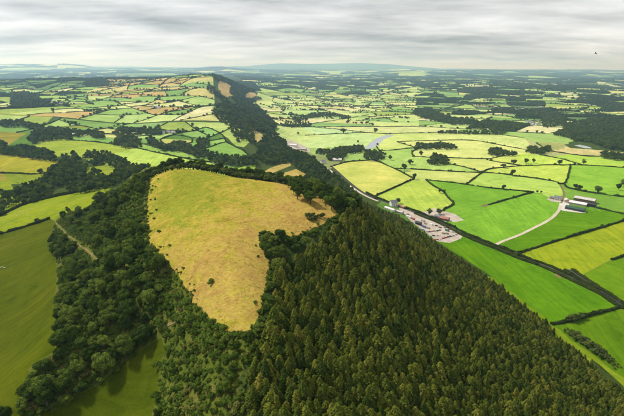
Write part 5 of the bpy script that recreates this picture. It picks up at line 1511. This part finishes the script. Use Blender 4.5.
def building(name, px, ang, L, W, hw, hr, wall, roof, label, cat, wins=3, storeys=1, chim=0, door='side', group=None, off=(0, 0), skylights=0, mono=False, detail=True):
    w = at1(*px) if not isinstance(px[0], str) else np.array([px[1], px[2], hz(px[1], px[2])])
    x, y = w[0] + off[0], w[1] + off[1]
    r = new_obj(name, None, loc=(x, y, hz(x, y)), rotz=ang); tag(r, label, cat, group)
    l, b = L / 2, W / 2
    hb = hw if mono else hw
    if mono: V = np.array([(-l,-b,-1),(l,-b,-1),(l,b,-1),(-l,b,-1),(-l,-b,hw),(l,-b,hw),(l,b,hw+hr),(-l,b,hw+hr)]); F = [[0,1,5,4],[1,2,6,5],[2,3,7,6],[3,0,4,7]]
    else: V = np.array([(-l,-b,-1),(l,-b,-1),(l,b,-1),(-l,b,-1),(-l,-b,hw),(l,-b,hw),(l,b,hw),(-l,b,hw),(-l,0,hw+hr),(l,0,hw+hr)]); F = [[0,1,5,4],[1,2,6,9,5],[2,3,7,6],[3,0,4,8,7]]
    new_obj('wall', new_mesh('wall', V, F, [wall]), r)
    e_, t_ = 0.4, 0.22
    def slab(y0, z0, y1, z1):
        n = np.array([-(z1 - z0), (y1 - y0)]); n = n / np.linalg.norm(n) * t_
        if n[1] < 0: n = -n
        d = np.array([y1 - y0, z1 - z0]); d = d / np.linalg.norm(d) * e_
        a = (y0 - d[0], z0 - d[1]); c = (y1, z1)
        V = []
        for xx in (-l - e_, l + e_):
            V += [(xx, a[0], a[1] + .02), (xx, c[0], c[1] + .02), (xx, c[0] + n[0], c[1] + n[1] + .02), (xx, a[0] + n[0], a[1] + n[1] + .02)]
        F = [[0,1,2,3],[7,6,5,4],[0,4,5,1],[1,5,6,2],[2,6,7,3],[3,7,4,0]]
        return np.array(V), F
    acc = Acc()
    if mono: acc.add(*slab(-b, hw, b + 0.3, hw + hr * (1 + 0.3 / W)))
    else:
        acc.add(*slab(-b, hw, 0, hw + hr)); acc.add(*slab(b, hw, 0, hw + hr))
        acc.add(*box_vf(-l - e_, l + e_, -0.2, 0.2, hw + hr + 0.08, hw + hr + 0.34))
    ro = new_obj('roof', acc.mesh('roof', [roof]), r)
    for k_ in range(chim):
        xx = (l - 0.5) * (1 if k_ == 0 else -1)
        a2 = Acc(); a2.add(*box_vf(xx - 0.45, xx + 0.45, -0.35, 0.35, hw + hr - 0.6, hw + hr + 1.3)); a2.add(*box_vf(xx - 0.15, xx + 0.15, -0.13, 0.13, hw + hr + 1.3, hw + hr + 1.7))
        new_obj('chimney', a2.mesh('chimney', [M_STONE]), ro)
    if skylights:
        for k_ in range(skylights):
            xx = -l + L * (k_ + 0.5) / skylights; s_ = -1
            y0, z0 = -b * 0.72, hw + hr * 0.28; y1, z1 = -b * 0.3, hw + hr * 0.7
            nn = np.array([-hr, b]) / math.hypot(hr, b) * 0.27
            Vs = np.array([(xx - .5, y0 - abs(nn[0]), z0 + nn[1]), (xx + .5, y0 - abs(nn[0]), z0 + nn[1]), (xx + .5, y1 - abs(nn[0]), z1 + nn[1]), (xx - .5, y1 - abs(nn[0]), z1 + nn[1])])
            new_obj('skylight', new_mesh('skylight', np.vstack([Vs, Vs - [0, 0, .06]]), [[0,1,2,3],[7,6,5,4],[0,4,5,1],[1,5,6,2],[2,6,7,3],[3,7,4,0]], [M_PALEROOF]), ro)
    if detail:
        for st in range(storeys):
            zc = 1.5 + 2.6 * st
            for k_ in range(wins):
                xx = -l + L * (k_ + 0.5) / wins
                if door == 'side' and st == 0 and k_ == wins // 2:
                    new_obj('door', new_mesh('door', *box_vf(xx - .5, xx + .5, -b - .06, -b + .05, 0, 2.1), [M_DOOR]), r); continue
                wo = new_obj('window', new_mesh('window', *box_vf(xx - .5, xx + .5, -b - .03, -b + .05, zc - .6, zc + .6), [M_GLASS]), r)
                a2 = Acc()
                for q in ((xx - .58, xx - .5, zc - .68, zc + .68), (xx + .5, xx + .58, zc - .68, zc + .68), (xx - .5, xx + .5, zc + .6, zc + .68), (xx - .5, xx + .5, zc - .68, zc - .6), (xx - .03, xx + .03, zc - .6, zc + .6)):
                    a2.add(*box_vf(q[0], q[1], -b - .07, -b + .04, q[2], q[3]))
                new_obj('frame', a2.mesh('frame', [M_WHITE]), wo)
        if door == 'end':
            new_obj('door', new_mesh('door', *box_vf(-l - .06, -l + .05, -b * .55, b * .55, 0, hw * .85), [M_DOOR]), r)
        if door == 'bays':
            for k_ in range(4):
                xx = -l + L * (k_ + 0.5) / 4
                new_obj('door', new_mesh('door', *box_vf(xx - L * .09, xx + L * .09, -b - .06, -b + .05, 0, hw * .82), [M_DOOR]), r)
    return r
def angle_px(p, q):
    a, b = at([p, q]); return math.atan2(b[1] - a[1], b[0] - a[0])
# the farm
fa = angle_px((570, 199.5), (592, 203.5))
building('barn', (584.5, 201.5), fa, 32, 13, 5.2, 2.6, M_BROWNW, M_CEMENT, 'longest farm barn with a pale grey ridged roof', 'barn', 0, door='end', skylights=6)
building('barn', (577.5, 205), fa, 26, 8, 3.6, 1.6, M_STONE, M_PALEROOF, 'low pale-roofed shed leaning along the longest barn', 'barn', 0, door='end', mono=True)
building('barn', (591, 206.3), fa, 14, 8.5, 4.4, 1.8, M_BLACKS, M_BLACKS, 'black shed at the right end of the farm', 'barn', 0, door='end')
building('barn', (575, 210), fa, 28, 11, 3.6, 1.8, M_BLACKS, M_GREENS, 'dark green roofed barn at the front of the farm', 'barn', 0, door='bays')
building('farmhouse', (557.5, 200), fa + 0.25, 11, 7, 5.0, 2.4, M_WHITE, M_SLATE, 'slate-roofed farmhouse left of the barns', 'farmhouse', 4, 2, 2)
building('outbuilding', (552.5, 198.8), fa + 0.1, 9, 6, 2.8, 1.6, M_STONE, M_SLATE, 'small grey outbuilding left of the farmhouse', 'outbuilding', 2)
building('outbuilding', (567, 202.3), fa + 1.45, 8, 6, 3.0, 1.6, M_STONE, M_REDROOF, 'small brown outbuilding between the farm yard and the barns', 'outbuilding', 2)
def pad(name, pts, mat, label, lift=0.22):
    P = at(pts)
    P = resample(np.vstack([P, P[:1]])[:, :2], 6.0)[:-1]
    V = np.column_stack([P, height(P[:, 0], P[:, 1]) + lift])
    c = V.mean(0); V = np.vstack([V, c]); n = len(P)
    F = [[i, (i + 1) % n, n] for i in range(n)]
    me = new_mesh(name, V, F, [mat], True)
    if me.polygons[0].normal.z < 0: me.flip_normals()
    tag(new_obj(name, me), label, None, None, 'structure')
pad('farm_yard', [(560,202),(561.5,198),(566,197.5),(570,200),(569,206),(586,211.5),(585.5,213.5),(563,211),(558,208.5)], M_CONC, 'pale concrete yard and apron in front of the farm barns')
pad('farm_yard', [(546,199.5),(552,197),(561,197.5),(561,202.5),(553,202)], M_GRAVEL, 'gravel forecourt of the farmhouse', 0.26)
pad('bare_patch', [(480,206),(486,203.6),(489,205.2),(485,207)], M_PATH, 'bare earth patch at the end of the hedge stub')
pad('bare_patch', [(553,274.5),(557,273.5),(563,278),(562,279.5),(557,277.5)], M_PATH, 'bare gateway patch beside the lane')
pad('bare_patch', [(566,276.5),(571,274),(577,275.5),(574,278.5)], M_PATH, 'worn gateway patch on the upper side of the lane')
# the yard by the lane
ya = angle_px((384, 207), (430, 226))
building('house', (393.3, 206), ya + 1.2, 11, 8, 6.5, 4.0, M_WHITE, M_SLATE, 'white gabled house at the top of the gravel yard', 'house', 3, 2, 1)
building('shed', (390, 210), ya - 0.05, 20, 6, 2.8, 1.0, M_WHITE, M_PALEROOF, 'long white-roofed shed behind the white gabled house', 'shed', 4)
building('shed', (398, 212.5), ya + 0.12, 18, 6, 2.8, 1.0, M_STONE, M_CEMENT, 'long grey shed in the upper half of the gravel yard', 'shed', 3)
building('shed', (401.5, 207.5), ya - 0.1, 14, 5, 2.6, 1.0, M_BROWNW, M_REDROOF, 'low brown shed along the lane hedge by the white house', 'shed', 2)
building('shed', (418.5, 224.5), ya + 0.35, 8.5, 6, 3.2, 1.3, M_BLACKS, M_BLACKS, 'black shed standing alone in the gravel yard', 'shed', 0, door='end')
building('barn', (444.5, 220), ya + 0.25, 13, 8, 3.4, 2.0, M_BROWNW, M_REDROOF, 'rusty red barn across the lane from the gravel yard', 'barn', 0, door='end')
building('shed', (437.5, 217.6), ya + 0.25, 8, 6, 3.0, 1.5, M_STONE, M_SLATE, 'small slate shed left of the rusty red barn', 'shed', 1)
# other farmsteads
building('barn', (337, 161), -0.05, 22, 12, 4.5, 2.4, M_STONE, M_PALEROOF, 'pale-roofed barn in the trees beside the valley road', 'barn', 0, door='end')
building('house', (323, 163), 0.4, 11, 7, 5, 2.6, M_WHITE, M_SLATE, 'house at the roadside left of the pale-roofed barn', 'house', 3, 2, 1)
building('shed', (223, 164.5), -0.12, 38, 8, 3.4, 1.6, M_WHITE, M_REDROOF, 'long red-roofed shed below the trees behind the hill', 'shed', 6)
building('house', (232, 165), -0.2, 10, 7, 4.5, 2.2, M_WHITE, M_SLATE, 'white cottage at the right end of the long red shed', 'house', 3, 2, 1)
for k_, (p_, l_, a_, lb) in enumerate((((163,134),12,0.1,'leftmost white building of the farm behind the hill'), ((168,133.2),14,0.0,'middle white building of the farm behind the hill'), ((173.5,133.4),11,-0.2,'rightmost white building of the farm behind the hill'))):
    building('farmhouse', p_, a_, l_, 7.5, 5, 2.6, M_WHITE, M_SLATE, lb, 'farmhouse', 3, 2, 1)
building('shed', (293, 146), -0.5, 26, 10, 4, 2, M_WHITE, M_PALEROOF, 'pale shed in the gravel depot beyond the crest', 'shed', 3)
building('shed', (303, 150), -0.5, 20, 8, 4, 2, M_STONE, M_CEMENT, 'grey shed at the near end of the gravel depot', 'shed', 3)
building('house', (75.5, 135.5), 0.1, 16, 8, 4.5, 2.4, M_WHITE, M_PALEROOF, 'pale farm building above the wide slope on the left', 'house', 3, 1, 1)
for k_, p_ in enumerate(((54,102),(58,103.5),(61,104.5))):
    building('cottage', p_, 0.3 * k_, 13, 8, 5, 2.6, M_WHITE, M_SLATE, ['left', 'middle', 'right'][k_] + ' one of three white cottages on the upper left hillside', 'cottage', 3, 2, 1)
for k_, p_ in enumerate(((313,93.5),(317,94),(321,93))):
    building('barn', p_, 0.1 * k_, 34, 16, 6, 3, M_STONE, M_REDROOF, ['left', 'middle', 'right'][k_] + ' of three reddish barns far along the valley', 'barn', 0, door='end')
VILL = [(514,109.5),(517,110.5),(522,110),(525,111),(530,109),(534,108.8),(536,108.2),(539,108),(542,107.5),(535,113),(538,113),(536,115),(527,122),(529,123),(531,123.4),(533,122.4),(534,124.6),(537,125),(539,124.4),(545,121.4),(551,120.8),(553,121.4),(548,108.5),(526,108.6),(519,109),(531,126),(541,113.5),(508,106)]
for k_, p_ in enumerate(VILL):
    building('village_house', p_, rgt.uniform(-0.7, 0.7), rgt.uniform(11, 17), 8, 5, 2.8, M_WHITE if k_ % 5 else M_STONE, M_SLATE, ('white' if k_ % 5 else 'grey stone') + ' slate-roofed house of the far village, ' + ('in the near cluster' if p_[1] > 118 else 'in the upper row on the left' if p_[0] < 527 else 'in the upper row on the right'), 'house', 3, 2, 1, group='houses of the far village')
for p_, lb in (((155,108), 'white farmhouse on the far left slope, left of the pair'), ((159,108.6), 'white farmhouse on the far left slope, right of the pair'), ((441,95), 'lone white house among the far woods'), ((505,104), 'lone white house above the far village'), ((360,96), 'lone white house at the far end of the valley'), ((589,106), 'lone white house in the far fields on the right')):
    building('farmhouse', p_, rgt.uniform(-.6, .6), 16, 9, 5.5, 3, M_WHITE, M_SLATE, lb, 'farmhouse', 3, 2, 1)
# ------------------------------------------------------------------ vehicles in the yard
def car_meshes():
    prof = [(-2.1, .35), (-2.15, .8), (-1.95, .95), (-1.0, 1.0), (0.9, 1.0), (1.9, .88), (2.12, .72), (2.1, .35)]
    def extr(prof, w, shrink=0.0):
        n = len(prof)
        V = [(x, -w, z) for x, z in prof] + [(x, w, z) for x, z in prof]
        F = [list(range(n))[::-1], [n + i for i in range(n)]] + [[i, (i + 1) % n, n + (i + 1) % n, n + i] for i in range(n)]
        return np.array(V), F
    b = Acc(); b.add(*extr(prof, .85))
    c = np.array([(-1.75,-.78,1.0),(1.0,-.78,1.0),(1.0,.78,1.0),(-1.75,.78,1.0),(-1.35,-.62,1.46),(.25,-.62,1.46),(.25,.62,1.46),(-1.35,.62,1.46)])
    g = Acc(); g.add(c + [0, 0, -.01], [[0,1,5,4],[1,2,6,5],[2,3,7,6],[3,0,4,7]])
    t = Acc(); t.add(*box_vf(-1.38, .28, -.64, .64, 1.455, 1.5))
    a = np.linspace(0, 2 * math.pi, 12, endpoint=False)
    V = [(0.33 * math.cos(q), s_, 0.33 * math.sin(q)) for s_ in (-.1, .1) for q in a]
    F = [list(range(12)), [12 + i for i in range(12)][::-1]] + [[i, 12 + i, 12 + (i + 1) % 12, (i + 1) % 12] for i in range(12)]
    w = Acc(); w.add(np.array(V), F)
    return b, g, t, w
cb, cg, ct, cw = car_meshes()
M_TYRE = plain('tyre rubber', (0.02, 0.02, 0.02), 0.9)
WIN_ME, WHEEL_ME = cg.mesh('window', [M_GLASS]), cw.mesh('wheel', [M_TYRE])
PAINT = {k_: plain(k_ + ' car paint', v, 0.3, 0.0, 0.05) for k_, v in {'red': (0.42, 0.03, 0.025), 'black': (0.02, 0.02, 0.022), 'white': (0.7, 0.7, 0.69), 'silver': (0.42, 0.43, 0.44), 'dark blue': (0.03, 0.05, 0.12), 'dark green': (0.03, 0.07, 0.04)}.items()}
BODY_ME = {k_: (cb.mesh('body', [m]), ct.mesh('car_roof', [m])) for k_, m in PAINT.items()}
CARS = [((434.5,240.3),'red','in the front row, leftmost'),((437.5,240),'red','in the front row, second from left'),((440.5,239.2),'white','in the front row, between red cars'),((443,238.6),'red','in the front row, third from left'),((445.5,238),'red','in the front row, rightmost of the red ones'),((448,237.2),'dark blue','in the front row beside the red ones'),((450.5,236.6),'black','in the front row, right of the blue one'),((453.5,236),'silver','in the front row, second from the right end'),((456.5,235),'silver','at the right end of the front row'),
 ((427,232),'silver','in the middle row, leftmost'),((429.5,232),'black','in the middle row, second from left'),((432,231.8),'red','in the middle row'),((434.5,231.5),'dark green','in the middle row, beside the red one'),((437.5,231),'black','in the middle row, second from right'),((440,230.4),'dark green','in the middle row, rightmost'),
 ((436.3,226),'black','parked alone near the lane hedge'),((449,229.5),'red','parked by the lane hedge, left of two'),((453,232),'white','parked by the lane hedge, right of two'),((408,214.5),'black','parked near the grey shed'),((430.5,236.5),'silver','behind the front row, leftmost'),((433.5,236),'black','behind the front row, second from left'),((437,235.4),'white','behind the front row, third from left'),((422.5,225.8),'red','beside the blue container'),((415,222),'white','left of the black shed'),((444.8,227.6),'silver','parked by the lane hedge near the green container')]
for p_, c_, tx in CARS:
    w = at1(*p_)
    r = new_obj('parked_car', None, loc=(w[0], w[1], hz(w[0], w[1]) + 0.05), rotz=ya + 1.2 + rgt.uniform(-0.25, 0.25)); tag(r, c_ + ' car ' + tx + ' of the gravel yard', 'car', 'cars parked in the gravel yard')
    new_obj('body', BODY_ME[c_][0], r); new_obj('car_roof', BODY_ME[c_][1], r); new_obj('window', WIN_ME, r)
    for sx in (-1.3, 1.3):
        for sy in (-.8, .8): new_obj('wheel', WHEEL_ME, r, (sx, sy, .33))
# stacked materials and containers in the yard
M_CONT = {k_: plain(k_ + ' container paint', v, 0.5, 0.0, 0.2, 2.0) for k_, v in {'blue': (0.06, 0.12, 0.25), 'rust red': (0.30, 0.08, 0.05), 'green': (0.05, 0.14, 0.08), 'grey': (0.30, 0.30, 0.30), 'white': (0.65, 0.64, 0.61)}.items()}
def container(px, c_, L, lab, rz):
    w = at1(*px)
    r = new_obj('container', None, loc=(w[0], w[1], hz(w[0], w[1]) + 0.05), rotz=ya + rz); tag(r, lab, 'container')
    n = int(L / 0.5); xs = np.linspace(-L / 2, L / 2, 2 * n + 1)
    prof = [(x, -1.2 - (0.06 if i % 2 else 0)) for i, x in enumerate(xs)] + [(x, 1.2 + (0.06 if i % 2 else 0)) for i, x in list(enumerate(xs))[::-1]]
    m = len(prof); V = [(x, y, 0.1) for x, y in prof] + [(x, y, 2.5) for x, y in prof]
    F = [[i, (i + 1) % m, m + (i + 1) % m, m + i] for i in range(m)] + [[m + i for i in range(m)]]
    new_obj('shell', new_mesh('shell', V, F, [M_CONT[c_]]), r)
    a2 = Acc()
    for xx in (-L / 2 - .05, L / 2 - .05):
        for q in (-1.28, 1.16): a2.add(*box_vf(xx, xx + .12, q, q + .12, 0, 2.62))
        a2.add(*box_vf(xx, xx + .12, -1.16, 1.16, 2.5, 2.62))
    new_obj('frame', a2.mesh('frame', [M_CONT[c_]]), r)
    for s_ in (-.58, .58): new_obj('door', new_mesh('door', *box_vf(L / 2 + .02, L / 2 + .06, s_ - .55, s_ + .55, .15, 2.4), [M_CONT[c_]]), r)
for args in (((424,227.5),'blue',6,'blue container in the middle of the gravel yard',0.1),((413,219.5),'rust red',6,'rust red container in the upper gravel yard',0.0),((421.5,230.2),'grey',6,'grey container at the wood side of the gravel yard',0.2),((408.5,217.5),'white',8,'white cabin beside the upper sheds of the gravel yard',0.05),((447,231),'green',6,'green container near the lane hedge of the gravel yard',-0.1),((431,225),'white',6,'white container along the lane hedge of the gravel yard',-0.05),((423,221.5),'grey',6,'grey container near the lane hedge beside the black shed',-0.05)):
    container(*args)
def stack(px, lab, mat):
    w = at1(*px)
    r = new_obj('timber_stack', None, loc=(w[0], w[1], hz(w[0], w[1]) + 0.05), rotz=ya + rgt.uniform(-.3, .3)); tag(r, lab, 'timber stack')
    for k_ in range(3):
        for j_ in range(3 - (k_ == 2)):
            new_obj('board_pack', new_mesh('board_pack', *box_vf(-1.9 + rgt.uniform(-.2, .2), 1.9 + rgt.uniform(-.2, .2), -1.5 + j_ * 1.05, -.55 + j_ * 1.05, k_ * .62, k_ * .62 + .55), [mat]), r)
for p_, lb in (((416,228),'brown stack at the wood side of the yard, below the black shed'),((428.5,228.5),'brown stack left of the middle row of cars'),((443.5,233.8),'brown stack between the two rows of cars, left of two'),((447.2,234),'brown stack between the two rows of cars, right of two'),((411.5,223),'brown stack at the wood edge of the yard, left of the black shed'),((440,227.8),'brown stack behind the middle row of cars'),((425.5,224.2),'brown stack right of the black shed')):
    stack(p_, lb, M_BROWNW if rgt.random() < 0.6 else M_WOOD)
# ------------------------------------------------------------------ sheep
def skin_mesh(name, joints, edges, radii, mat, sub=1):
    me = bpy.data.meshes.new(name); me.from_pydata(joints, edges, [])
    o = bpy.data.objects.new(name, me); COL.objects.link(o)
    o.modifiers.new('s', 'SKIN'); sb = o.modifiers.new('d', 'SUBSURF'); sb.levels = sub
    for v, r_ in zip(me.skin_vertices[0].data, radii): v.radius = r_ if hasattr(r_, '__len__') else (r_, r_)
    me.skin_vertices[0].data[0].use_root = True
    dg = bpy.context.evaluated_depsgraph_get(); dg.update()
    m2 = bpy.data.meshes.new_from_object(o.evaluated_get(dg)); m2.name = name
    bpy.data.objects.remove(o); m2.materials.clear(); m2.materials.append(mat)
    m2.polygons.foreach_set('use_smooth', np.ones(len(m2.polygons), bool))
    return m2
M_WOOL = plain('cream fleece', (0.62, 0.58, 0.50), 0.95, 0, 0.15, 8)
def sheep_mesh(graze):
    hd = [(0.62, 0, 0.62), (0.80, 0, 0.30 if graze else 0.82), (0.93, 0, 0.12 if graze else 0.76)]
    J = [(0, 0, .62), (-.45, 0, .64), (.42, 0, .64)] + hd + [(-.62, 0, .60)]
    E_ = [(0, 1), (0, 2), (2, 3), (3, 4), (4, 5), (1, 6)]
    R_ = [.27, .25, .24, .14, .10, .06, .05]
    for sx, b_ in ((.36, 2), (-.4, 1)):
        for sy in (-.14, .14):
            k_ = len(J); J += [(sx, sy, .42), (sx + .02, sy, .22), (sx, sy, .0)]; E_ += [(b_, k_), (k_, k_ + 1), (k_ + 1, k_ + 2)]; R_ += [.08, .045, .035]
    return skin_mesh('sheep', J, E_, R_, M_WOOL)
SH = [sheep_mesh(True), sheep_mesh(False)]
SHEEP = [(17,216),(24,212),(3,218),(8,214),(46,211),(30,209.5),(62,206),(70,204),(12,220),(20,211),(36,206),(55,203),(78,200),(5,223),(28,215.5),(46,205),(23.5,214),(85,199),(16.5,213.5),(66,201.5)]
for k_, p_ in enumerate(SHEEP):
    w = at1(*p_)
    tag(new_obj('sheep', SH[k_ % 2], None, (w[0], w[1], hz(w[0], w[1])), rgt.uniform(0, 6.28), rgt.uniform(1.05, 1.3)), 'cream sheep grazing in the sloping field on the left', 'sheep', 'sheep in the sloping field on the left')
for p_, lb in (((1.5,268), 'sheep at the left edge of the olive pasture, left of the pair'), ((4.5,268.5), 'sheep at the left edge of the olive pasture, right of the pair')):
    w = at1(*p_)
    tag(new_obj('sheep', SH[1], None, (w[0], w[1], hz(w[0], w[1])), 0.3, 1.4), lb, 'sheep')
# ------------------------------------------------------------------ bird
M_BIRD = plain('dark feathers', (0.03, 0.03, 0.03), 0.8)
def bird():
    V, F = ICO2
    acc = Acc(); acc.add(V * np.array([.20, .07, .06]), F)
    acc.add(V * np.array([.055, .045, .045]) + np.array([.21, 0, .02]), F)
    wing = np.array([(.10, .05, .02), (-.08, .05, .02), (-.10, .28, .10), (-.16, .52, .06), (-.05, .50, .06), (.09, .28, .11)])
    th = np.array([0, 0, -.012])
    for s_ in (1, -1):
        W_ = wing * np.array([1, s_, 1]); acc.add(np.vstack([W_, W_ + th]), [[0,1,2,5],[5,2,3,4],[6,11,8,7],[11,10,9,8],[0,6,7,1],[1,7,8,2],[2,8,9,3],[3,9,10,4],[4,10,11,5],[5,11,6,0]])
    acc.add(np.array([(-.16,-.03,0),(-.16,.03,0),(-.36,.07,.0),(-.36,-.07,0),(-.16,-.03,-.012),(-.16,.03,-.012),(-.36,.07,-.012),(-.36,-.07,-.012)]), [[0,1,2,3],[7,6,5,4],[0,4,5,1],[1,5,6,2],[2,6,7,3],[3,7,4,0]])
    acc.add(np.array([(.25,-.012,.02),(.25,.012,.02),(.25,0,.0),(.30,0,.012)]), [[0,1,3],[1,2,3],[2,0,3]])
    D = ray_dirs(595.7, 53.3); D = D / np.linalg.norm(D)
    o = new_obj('bird', acc.mesh('bird', [M_BIRD], True), None, tuple(D * 130 + np.array([0, 0, CAM_Z])))
    o.rotation_euler = (0.5, 0.1, 2.3)
    tag(o, 'small dark bird gliding in the grey sky at the right', 'bird')
bird()
